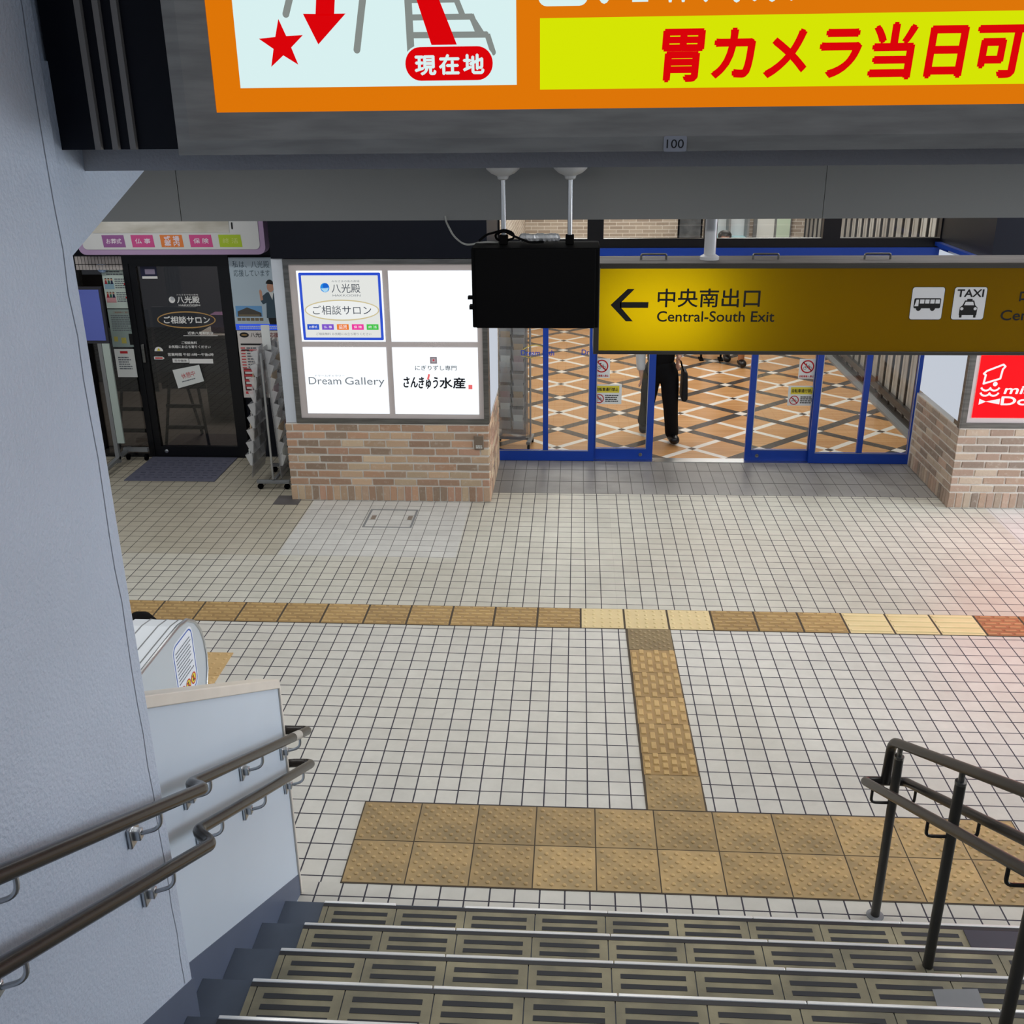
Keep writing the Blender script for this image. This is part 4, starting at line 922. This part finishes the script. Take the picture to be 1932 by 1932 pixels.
tag(mk('power_cable', MB().tube(fillet([(.56, 1.7, 2.750), (.6, 1.72, 2.78), (.655, 1.65, 2.80), (.70, 1.62, 2.815), (.745, 1.62, 2.80), (.75, 1.64, 2.77), (.71, 1.66, 2.756), (.655, 1.66, 2.760), (.65, 1.64, 2.79), (.70, 1.60, 2.81), (.76, 1.6, 2.78), (.83, 1.62, 2.750), (.9, 1.65, 2.748)], .02, 4), .006, 8), M_black), 'coiled black cable lying on top of the hanging monitor', 'cable')
tag(mk('ceiling_cable', MB().tube(fillet([(.35, 1.985, 2.85), (.355, 1.98, 2.82), (.40, 1.9, 2.755), (.45, 1.85, 2.722), (.50, 1.75, 2.722), (.58, 1.70, 2.744), (.66, 1.70, 2.742)], .15, 6), .005, 8), mat('grey_cable', (140, 142, 140), .5)), 'thin grey cable sagging from the fascia to the hanging monitor', 'cable')
mb = MB(); N = 26
for i in range(N+1):
    for j in range(8):
        q = 2*PI*j/8; k = 1+.14*random.uniform(-1, 1); mb.v.append((.77+.215*i/N+random.uniform(-.003, .003), 1.70+.035*k*math.cos(q)*(.2 if i in (0, N) else 1), 2.766+.02*k*math.sin(q)*(.2 if i in (0, N) else 1)))
mb.f = [(i*8+j, i*8+(j+1) % 8, (i+1)*8+(j+1) % 8, (i+1)*8+j) for i in range(N) for j in range(8)]; mb.m = [0]*len(mb.f)
tag(mk('foil_package', mb, mat('crumpled_foil', (214, 218, 224), .3, metal=.5), smooth=False), 'crumpled silver foil package lying on top of the hanging monitor', 'package')
# ------------------------------------------------------------------ yellow hanging sign
def translucent(name, c):
    m, nt, b, o = nodes_of(name); b.inputs['Base Color'].default_value = lin((150, 112, 4)); b.inputs['Roughness'].default_value = .3; b.inputs['Specular IOR Level'].default_value = .2
    tr_ = nt.nodes.new('ShaderNodeBsdfTranslucent'); tr_.inputs[0].default_value = lin(c)
    mx = nt.nodes.new('ShaderNodeMixShader'); mx.inputs[0].default_value = .5
    nt.links.new(b.outputs[0], mx.inputs[1]); nt.links.new(tr_.outputs[0], mx.inputs[2]); nt.links.new(mx.outputs[0], o.inputs[0]); return m
YS = 2.25
t = thing('hanging_exit_sign', 'long yellow backlit direction sign pointing left, hanging in front of the glass doors', 'sign', (3.0, 2.4, 2.03))
M_sgf = mat('dark_grey_sign_frame', (72, 70, 66), .4, metal=.4)
mb = MB(); frame(mb, 1.178, 5.2, 2.026, 2.553, YS-.006, YS+.32, .032, 0, .022, .026)
part(t, 'frame', mb, M_sgf, bevel=.003)
part(t, 'back_panel', MB().box(1.21, 5.168, YS+.30, YS+.318, 2.048, 2.527), M_white)
fc = part(t, 'yellow_face', MB().add([(1.21, YS, 2.048), (5.168, YS, 2.048), (5.168, YS, 2.527), (1.21, YS, 2.527)], [(0, 1, 2, 3)]), translucent('yellow_acrylic', (236, 202, 6)))
part(t, 'top_cover', MB().box(1.18, 5.2, YS+.0, YS+.32, 2.553, 2.557), mat('dusty_grey_top', (96, 92, 88), .7, var=.4, vscale=8, stretch=(.4, 3, 1)))
for x in (1.454, 2.107, 2.75): part(t, 'lifting_handle', MB().tube(fillet([(x, YS+.16, 2.556), (x, YS+.16, 2.588), (x+.147, YS+.16, 2.588), (x+.147, YS+.16, 2.556)], .01), .006, 8), M_steel)
for x in (1.853, 4.5):
    part(t, 'hanging_pole', MB().tube([(x, YS+.16, 2.56), (x, YS+.16, 3.25)], .034, 20), M_white); part(t, 'pole_flange', MB().lathe([(.056, 0), (.056, .018), (.036, .03)], (x, YS+.16, 2.557)), M_white)
l = area('sign_lamp', (1.52, YS+.28, 2.29), .75, .40, 3.9, (1, .97, .9), (PI/2, 0, 0)); l.parent = None
yf = YS-.0012
mb = MB().flat([(1.275, 2.318), (1.405, 2.412), (1.437, 2.412), (1.345, 2.335), (1.497, 2.335), (1.497, 2.301), (1.345, 2.301), (1.430, 2.222), (1.397, 2.222)], yf)
mb = MB().flat([(1.275, 2.318), (1.372, 2.411), (1.413, 2.411), (1.338, 2.335), (1.338, 2.301), (1.408, 2.222), (1.367, 2.222)], yf).flat([(1.330, 2.335), (1.330, 2.301), (1.494, 2.301), (1.496, 2.335)], yf)
part(t, 'arrow', mb, M_ink, smooth=False)
text(t, 'lettering', '中央南出口', 1.549, 2.137, 2.306, 2.412, yf, M_ink, .014)
text(t, 'lettering', 'Central-South Exit', 1.549, 2.228, 2.221, 2.282, yf, M_ink, .018)
text(t, 'lettering', '中央', 3.60, 3.82, 2.31, 2.415, yf, M_ink, .005); text(t, 'lettering', 'Central', 3.512, 3.80, 2.232, 2.29, yf, M_ink, .018)
M_icon = mat('pictogram_white', (220, 222, 226), .4)
def iconbox(x0, x1):
    return part(t, 'pictogram_plate', MB().flat(rrect(x0, x1, 2.236, 2.42, .014), yf-.0006, 0).flat(rrect(x0-.003, x1+.003, 2.233, 2.423, .016), yf, 1), [M_icon, M_ink], smooth=False)
b = iconbox(2.998, 3.178); mb = MB(); yi = yf-.0014
mb.flat(rrect(3.014, 3.164, 2.300, 2.358, .008), yi, 0)
for i in range(4): mb.rect(3.047+.029*i, 3.071+.029*i, 2.328, 2.351, yi-.0006, 1)
mb.flat([(3.018, 2.312), (3.040, 2.312), (3.040, 2.350), (3.026, 2.350)], yi-.0006, 1)
for x in (3.043, 3.122): mb.flat(circle(x, 2.299, .014, n=18), yi-.0008, 0)
part(b, 'bus_icon', mb, [M_ink, M_icon], smooth=False)
b = iconbox(3.234, 3.414); text(b, 'lettering', 'TAXI', 3.25, 3.397, 2.366, 2.407, yi, M_ink, .04)
mb = MB().flat([(3.275, 2.262), (3.374, 2.262), (3.374, 2.305), (3.360, 2.318), (3.350, 2.345), (3.299, 2.345), (3.289, 2.318), (3.275, 2.305)], yi, 0).rect(3.31, 3.34, 2.345, 2.354, yi, 0)
mb.flat([(3.297, 2.318), (3.352, 2.318), (3.345, 2.338), (3.304, 2.338)], yi-.0006, 1)
for x in (3.287, 3.362): mb.flat(circle(x, 2.298, .009, n=14), yi-.0006, 1)
for x in (3.278, 3.357): mb.rect(x, x+.014, 2.247, 2.264, yi, 0)
part(b, 'taxi_icon', mb, [M_ink, M_icon], smooth=False)
# ------------------------------------------------------------------ billboard
YB = -1.12
t = thing('billboard', 'large orange backlit billboard with a map and red lettering above the stairs', 'billboard', (1.9, -1.12, 3.29))
t.location = (1.824, -1.3648, 3.2988); t.scale = (.908, .908, .908)  # whole billboard scaled about the camera, pulled nearer along the line of sight
x0, x1, z0, z1 = .082, 3.8, 3.29, 4.75
def rectring(mb, a, ya, b_, yb, mi=0):
    A = [(a[0], ya, a[2]), (a[1], ya, a[2]), (a[1], ya, a[3]), (a[0], ya, a[3])]; B = [(b_[0], yb, b_[2]), (b_[1], yb, b_[2]), (b_[1], yb, b_[3]), (b_[0], yb, b_[3])]
    mb.add(A+B, [(i, (i+1) % 4, 4+(i+1) % 4, 4+i) for i in range(4)], mi)
ins = lambda d: (x0+d, x1-d, z0+d, z1-d)
mb = MB(); rectring(mb, ins(0), -1.085, ins(0), YB-.028); rectring(mb, ins(0), YB-.028, ins(.034), YB-.032); rectring(mb, ins(.034), YB-.032, ins(.098), YB-.004); rectring(mb, ins(.098), YB-.004, ins(.098), YB+.004)
part(t, 'steel_frame', mb, mat('dull_steel_frame', (168, 166, 160), .45, metal=.15, var=.25, vscale=5, stretch=(1, 1, 8)))
B_or = emit('lit_orange', (226, 120, 4), .95); B_w = emit('lit_pale_white', (216, 240, 240), 1.0); B_y = emit('lit_yellow', (218, 234, 0), .95); B_r = emit('lit_red', (222, 0, 6), .95); B_g = emit('lit_grey', (132, 138, 134), 1.0)
pn = part(t, 'lit_panel', MB().box(x0+.095, x1-.095, YB, YB+.02, z0+.095, z1-.095), B_or)
yb = YB-.0006
mp = part(t, 'map_panel', MB().rect(.246, .924, 3.443, 4.5, yb), B_w, smooth=False)
ya = yb-.0008; yc = yb-.0016; ye = yb-.0024
mb = MB()
band(mb, [(.374, 3.605), (.43, 3.76)], .0165, ya); mb.flat(circle(.374, 3.605, .0083, n=14), ya)
band(mb, [(.540, 3.525), (.585, 3.76)], .0165, ya); mb.flat(circle(.540, 3.525, .0083, n=14), ya)
band(mb, [(.6705, 3.52), (.6665, 3.76)], .0175, ya); mb.flat(circle(.6705, 3.52, .0088, n=14), ya)
band(mb, [(.667, 3.63), (.785, 3.63)], .013, ya); band(mb, [(.667, 3.593), (.817, 3.593), (.842, 3.556)], .013, ya); band(mb, [(.669, 3.555), (.855, 3.554), (.868, 3.515)], .0135, ya); band(mb, [(.782, 3.632), (.797, 3.596)], .0135, ya); band(mb, [(.817, 3.597), (.835, 3.555)], .0135, ya)
for p in ((.782, 3.63), (.818, 3.593), (.852, 3.554)): mb.flat(circle(p[0], p[1], .0068, n=12), ya)
mb.flat(circle(.868, 3.515, .0068, n=12), ya)
part(mp, 'grey_street_lines', mb, B_g, smooth=False)
sx_, sz_, R, r_ = .358, 3.538, .057, .0225
starp = []
for i in range(10):
    q = PI/2+.06+i*PI/5; k = R if i % 2 == 0 else r_*1.02; starp.append((sx_+k*math.cos(q)*1.0, sz_+k*math.sin(q)))
mb = MB(); mb.add([(p[0], ya, p[1]) for p in starp]+[(sx_, ya, sz_)], [(i, (i+1) % 10, 10) for i in range(10)])
part(mp, 'red_star', mb, B_r, smooth=False)
part(mp, 'red_arrow', MB().flat([(.447, 3.538), (.518, 3.604), (.490, 3.604)], ya).flat([(.447, 3.538), (.490, 3.604), (.445, 3.604)], ya).flat([(.447, 3.538), (.445, 3.604), (.415, 3.605)], ya).flat([(.445, 3.60), (.490, 3.60), (.51, 3.76), (.465, 3.76)], ya), B_r, smooth=False)
part(mp, 'red_route', MB().flat([(.725, 3.52), (.787, 3.52), (.69, 3.76), (.647, 3.76)], yc), B_r, smooth=False)
cp = part(mp, 'red_capsule', MB().flat(rrect(.652, .871, 3.4505, 3.533, .041, 8), yc-.0003, 1).flat(rrect(.656, .867, 3.4545, 3.529, .037, 8), ye, 0), [B_r, B_w], smooth=False)
text(cp, 'lettering', '現在地', .680, .845, 3.468, 3.511, ye-.0008, B_w, .04, sp=1.25)
yl = part(t, 'yellow_panel', MB().rect(.980, 2.9, 3.4315, 3.587, yb), B_y, smooth=False)
text(yl, 'lettering', '胃カメラ当日可', 1.272, 2.105, 3.448, 3.563, ya, B_r, .034, .05)
mb = MB().flat(rrect(.976, 1.092, 3.612, 3.8, .02), ya)
for xc_, w_, zc_, hh in ((1.130, .02, 3.665, .05), (1.365, .012, 3.66, .045), (1.436, .018, 3.665, .052), (1.477, .014, 3.665, .05), (1.517, .018, 3.665, .052), (1.561, .015, 3.665, .05)):  # glyph x positions, here and below, converted from image pixels
    mb.flat(circle(xc_, zc_, w_, hh, 20), ya)
mb.rect(1.195, 1.232, 3.618, 3.64, ya)
for xx in (1.283, 1.313): mb.flat([(xx-.003, 3.616), (xx+.003, 3.616), (xx+.02, 3.70), (xx-.02, 3.70)], ya)
part(t, 'white_print', mb, B_w, smooth=False)
q = part(t, 'number_plate', MB().prism(rrect(1.279, 1.334, 3.289, 3.325, .005), 'y', YB-.036, YB-.033), mat('grey_plate', (176, 178, 186), .5))
text(q, 'lettering', '100', 1.286, 1.327, 3.297, 3.317, YB-.0366, M_ink, -.01)
# ------------------------------------------------------------------ people
def skin_mesh(V, Eg, sub=1):
    names = list(V); me = bpy.data.meshes.new('t'); me.from_pydata([V[k][:3] for k in names], [(names.index(a), names.index(b_)) for a, b_ in Eg], [])
    o = bpy.data.objects.new('t', me); COL.objects.link(o)
    md = o.modifiers.new('s', 'SKIN'); md.use_smooth_shade = True
    s_ = o.modifiers.new('u', 'SUBSURF'); s_.levels = sub; s_.render_levels = sub
    for i, k in enumerate(names):
        r = V[k][3]; r = (r, r) if isinstance(r, (int, float)) else r
        me.skin_vertices[0].data[i].radius = r; me.skin_vertices[0].data[i].use_root = (i == 0)
    bpy.context.view_layer.update(); e = o.evaluated_get(bpy.context.evaluated_depsgraph_get()); m = e.to_mesh()
    mb = MB(); mb.v = [tuple(v.co) for v in m.vertices]; mb.f = [tuple(p.vertices) for p in m.polygons]; mb.m = [0]*len(mb.f)
    e.to_mesh_clear(); bpy.data.objects.remove(o); bpy.data.meshes.remove(me); return mb
def person(label, J, top, trouser, shoe, hairm, group='people inside the store', sockc=None, cuff=.02, vest=None):
    px_, py_ = J['pelvis'][0], J['pelvis'][1]
    t = thing('person', label, 'person', (px_, py_, 0), group)
    V = {'pelvis': J['pelvis']+(.10,), 'spine': J['spine']+(.10,), 'chest': J['chest']+(.115,), 'neckb': J['neck']+(.055,)}
    nx, ny, nz = J['neck']
    V.update({'neck': (nx, ny-.01, nz+.06, .05), 'jaw': (nx, ny-.035, nz+.12, .066), 'head': (nx, ny-.02, nz+.195, .088), 'crown': (nx, ny-.01, nz+.255, .06)})
    Eg = [('pelvis', 'spine'), ('spine', 'chest'), ('chest', 'neckb'), ('neckb', 'neck'), ('neck', 'jaw'), ('jaw', 'head'), ('head', 'crown')]
    for s in 'RL':
        sg = -1 if s == 'R' else 1
        V.update({s+'hip': J[s+'hip']+(.085,), s+'knee': J[s+'knee']+(.055,), s+'ank': J[s+'ank']+(.03,), s+'toe': J[s+'toe']+(.018,), s+'sh': J[s+'sh']+(.055,), s+'el': J[s+'el']+(.042,), s+'wr': J[s+'wr']+(.028,)})
        Eg += [('pelvis', s+'hip'), (s+'hip', s+'knee'), (s+'knee', s+'ank'), (s+'ank', s+'toe'), ('chest', s+'sh'), (s+'sh', s+'el'), (s+'el', s+'wr')]
        W = Vector(J[s+'wr']); d = (W-Vector(J[s+'el'])).normalized(); side = Vector((0, -1, 0)); side = (side-d*side.dot(d)).normalized(); cur = d.cross(side)*sg
        pm = W+d*.05; V[s+'palm'] = tuple(pm)+((.022, .034),); Eg.append((s+'wr', s+'palm'))
        for i, (o_, L) in enumerate(((.03, .075), (.01, .085), (-.01, .08), (-.03, .062))):
            p = pm+side*o_+d*.035; V[s+'f%da' % i] = tuple(p)+(.0095,); Eg.append((s+'palm', s+'f%da' % i)); q = p+d*L*.5-cur*.008; V[s+'f%db' % i] = tuple(q)+(.0088,); Eg.append((s+'f%da' % i, s+'f%db' % i))
            q2 = q+d*L*.42-cur*.022; V[s+'f%dc' % i] = tuple(q2)+(.0078,); Eg.append((s+'f%db' % i, s+'f%dc' % i))
        p = pm+side*.036-d*.01; V[s+'ta'] = tuple(p)+(.011,); Eg.append((s+'palm', s+'ta')); V[s+'tb'] = tuple(p+side*.016+d*.035-cur*.01)+(.0095,); Eg.append((s+'ta', s+'tb'))
    b = part(t, 'body', skin_mesh(V, Eg, 2), M_skin)
    hx, hy, hz = nx, ny-.02, nz+.195
    mb = MB()
    for s in (-1, 1): mb.lathe([(.001, -.006), (.012, -.004), (.012, .004), (.001, .006)], (hx+s*.034, hy-.083, hz+.005), 'y', 12)
    part(b, 'eyes', mb, M_ink)
    mb = MB().prism([(hy-.112, hz-.04), (hy-.085, hz-.04), (hy-.085, hz+.01)], 'x', hx-.012, hx+.012)
    for s in (-1, 1): mb.lathe([(.004, -.02), (.014, -.012), (.016, .005), (.006, .03)], (hx+s*.09, hy+.005, hz-.01), 'z', 10)
    part(b, 'nose_and_ears', mb, M_skin)
    part(b, 'mouth', MB().box(hx-.022, hx+.022, hy-.095, hy-.08, hz-.062, hz-.054), mat('lip', (165, 95, 90), .5))
    mb = MB(); bm = bmesh.new(); bmesh.ops.create_icosphere(bm, subdivisions=3, radius=1)
    for v in bm.verts: mb.v.append((hx+v.co.x*.1, hy+.02+v.co.y*.105, hz+.035+v.co.z*.085))
    mb.f = [tuple(v.index for v in f.verts) for f in bm.faces if not (f.calc_center_median().y < -.55 and f.calc_center_median().z < .15) and f.calc_center_median().z > -.75]; mb.m = [0]*len(mb.f); bm.free()
    part(t, 'hair', mb, hairm)
    # clothing
    V = {'p': J['pelvis']+(.155,), 'w': tuple(Vector(J['pelvis']).lerp(Vector(J['spine']), .7))+(.15,)}; Eg = [('p', 'w')]
    for s in 'RL':
        k, a = Vector(J[s+'knee']), Vector(J[s+'ank']); V.update({s+'h': J[s+'hip'][:2]+(J[s+'hip'][2]-.06, .122), s+'m': tuple(Vector(J[s+'hip']).lerp(k, .6))+(.104,), s+'k': tuple(k)+(.085,), s+'c': tuple(k.lerp(a, .6))+(.078,), s+'a': tuple(a+(a-k).normalized()*(-cuff+.06))+(.078,)})
        Eg += [('p', s+'h'), (s+'h', s+'m'), (s+'m', s+'k'), (s+'k', s+'c'), (s+'c', s+'a')]
    part(t, 'trousers', skin_mesh(V, Eg, 2), trouser)
    V = {'c': J['chest']+(.145,), 's': J['spine']+(.14,), 'b': tuple(Vector(J['pelvis'])+Vector((0, 0, .06)))+(.138,), 'n': (nx, ny, nz-.03, .075)}; Eg = [('c', 's'), ('s', 'b'), ('c', 'n')]
    for s in 'RL':
        V.update({s+'s': J[s+'sh']+(.075,), s+'e': J[s+'el']+(.06,), s+'w': tuple(Vector(J[s+'el']).lerp(Vector(J[s+'wr']), 1.0))+(.05,)}); Eg += [('c', s+'s'), (s+'s', s+'e'), (s+'e', s+'w')]
    part(t, 'shirt', skin_mesh(V, Eg, 2), top)
    if vest:
        V = {'c': J['chest']+(.158,), 's': J['spine']+(.155,), 'b': tuple(Vector(J['pelvis'])+Vector((0, 0, -.02)))+(.175,)}
        part(t, 'vest', skin_mesh(V, [('c', 's'), ('s', 'b')], 2), vest)
    for s in 'RL':
        a, q = Vector(J[s+'ank']), Vector(J[s+'toe']); d = (q-a); d.z = 0; d.normalize(); h = a-d*.045; h.z = max(.045, a.z-.03)
        V = {'a': tuple(a-Vector((0, 0, .01)))+(.062,), 'h': tuple(h)+(.055,), 'm': tuple(a.lerp(q, .6)+Vector((0, 0, .012)))+((.062, .055),), 't': tuple(q+d*.03+Vector((0, 0, .014)))+((.058, .045),)}
        part(t, 'shoe', skin_mesh(V, [('h', 'a'), ('h', 'm'), ('m', 't')], 2), shoe)
        if sockc: part(t, 'sock', MB().tube([tuple(a), tuple(a+Vector((0, 0, .1)))], .045, 12), sockc)
    return t
M_hair = mat('dark_hair', (22, 18, 16), .5); M_trous = mat('black_trousers', (13, 13, 15), .75, spec=.2); M_shirt = mat('white_shirt', (226, 228, 230), .7); M_shoe = mat('black_leather', (14, 14, 15), .3)
J1 = dict(pelvis=(1.985, 7.03, .82), spine=(1.985, 7.02, .98), chest=(1.985, 7.0, 1.17), neck=(1.985, 6.99, 1.32),
    Lhip=(2.075, 7.0, .78), Lknee=(2.095, 6.88, .44), Lank=(2.13, 6.93, .085), Ltoe=(2.155, 6.80, .032), Rhip=(1.90, 7.03, .78), Rknee=(1.865, 7.02, .44), Rank=(1.845, 7.27, .13), Rtoe=(1.84, 7.16, .032),
    Lsh=(2.15, 7.0, 1.26), Lel=(2.21, 7.04, 1.02), Lwr=(2.165, 6.93, .945), Rsh=(1.82, 7.0, 1.26), Rel=(1.765, 7.02, 1.0), Rwr=(1.775, 6.96, .775))
J1['Lel'] = (2.20, 7.05, 1.05); J1['Lwr'] = (2.165, 6.93, .945)
person('person in black trousers and white shirt walking out with a black bag', J1, M_shirt, M_trous, M_shoe, M_hair, vest=M_trous)
bg = thing('shoulder_bag', 'slim black tote bag hanging from the hand of the person in the doorway', 'bag', (2.21, 6.93, .49))
mb = MB().prism([(2.20, .52), (2.21, .487), (2.255, .487), (2.268, .52), (2.255, .80), (2.21, .82)], 'y', 6.80, 7.08)
part(bg, 'body', mb, mat('black_canvas', (12, 12, 15), .7), bevel=.015)
part(bg, 'strap', MB().tube(fillet([(2.215, 6.84, .80), (2.19, 6.90, .90), (2.185, 6.95, .90), (2.215, 7.03, .80)], .03), .006, 6), M_black)
def stand(x, y, dy=.12):
    return dict(pelvis=(x, y, .90), spine=(x, y, 1.06), chest=(x, y, 1.27), neck=(x, y-.01, 1.43), Lhip=(x+.09, y, .86), Lknee=(x+.085, y-.08, .47), Lank=(x+.08, y-.1, .085), Ltoe=(x+.09, y-.24, .032),
        Rhip=(x-.09, y, .86), Rknee=(x-.085, y-.01, .47), Rank=(x-.08, y+.18, .10), Rtoe=(x-.085, y+.06, .032), Lsh=(x+.18, y, 1.37), Lel=(x+.22, y+.03, 1.1), Lwr=(x+.22, y-.04, .86), Rsh=(x-.18, y, 1.37), Rel=(x-.22, y+.03, 1.1), Rwr=(x-.22, y-.04, .86))
person('person in dark navy trousers and black shoes walking deep inside the store', stand(3.315, 10.6), mat('navy_jacket', (32, 38, 56), .7), mat('navy_trousers', (20, 22, 34), .75), M_shoe, M_hair, sockc=mat('tan_sock', (170, 112, 72), .7), cuff=.16)
person('added person in pale blue trousers and white shoes, standing in for pale glare', stand(3.21, 11.6), M_shirt, mat('pale_blue_trousers', (178, 208, 220), .7), mat('white_shoes', (214, 222, 226), .5), M_hair)  # added figure: pale glare beside the walking legs is built as a person
t = thing('floor_sign', 'pale panel between two black posts standing on the store floor behind the yellow sign', 'floor sign', (3.02, 10.9, 0))
part(t, 'panel', MB().box(2.90, 3.16, 10.89, 10.91, .09, .8), mat('pale_grey_panel', (205, 208, 212), .4))
for x in (2.885, 3.165): part(t, 'post', MB().box(x-.012, x+.012, 10.88, 10.92, .02, .85), M_black); part(t, 'foot', MB().box(x-.03, x+.03, 10.8, 11.0, 0, .02), M_black)
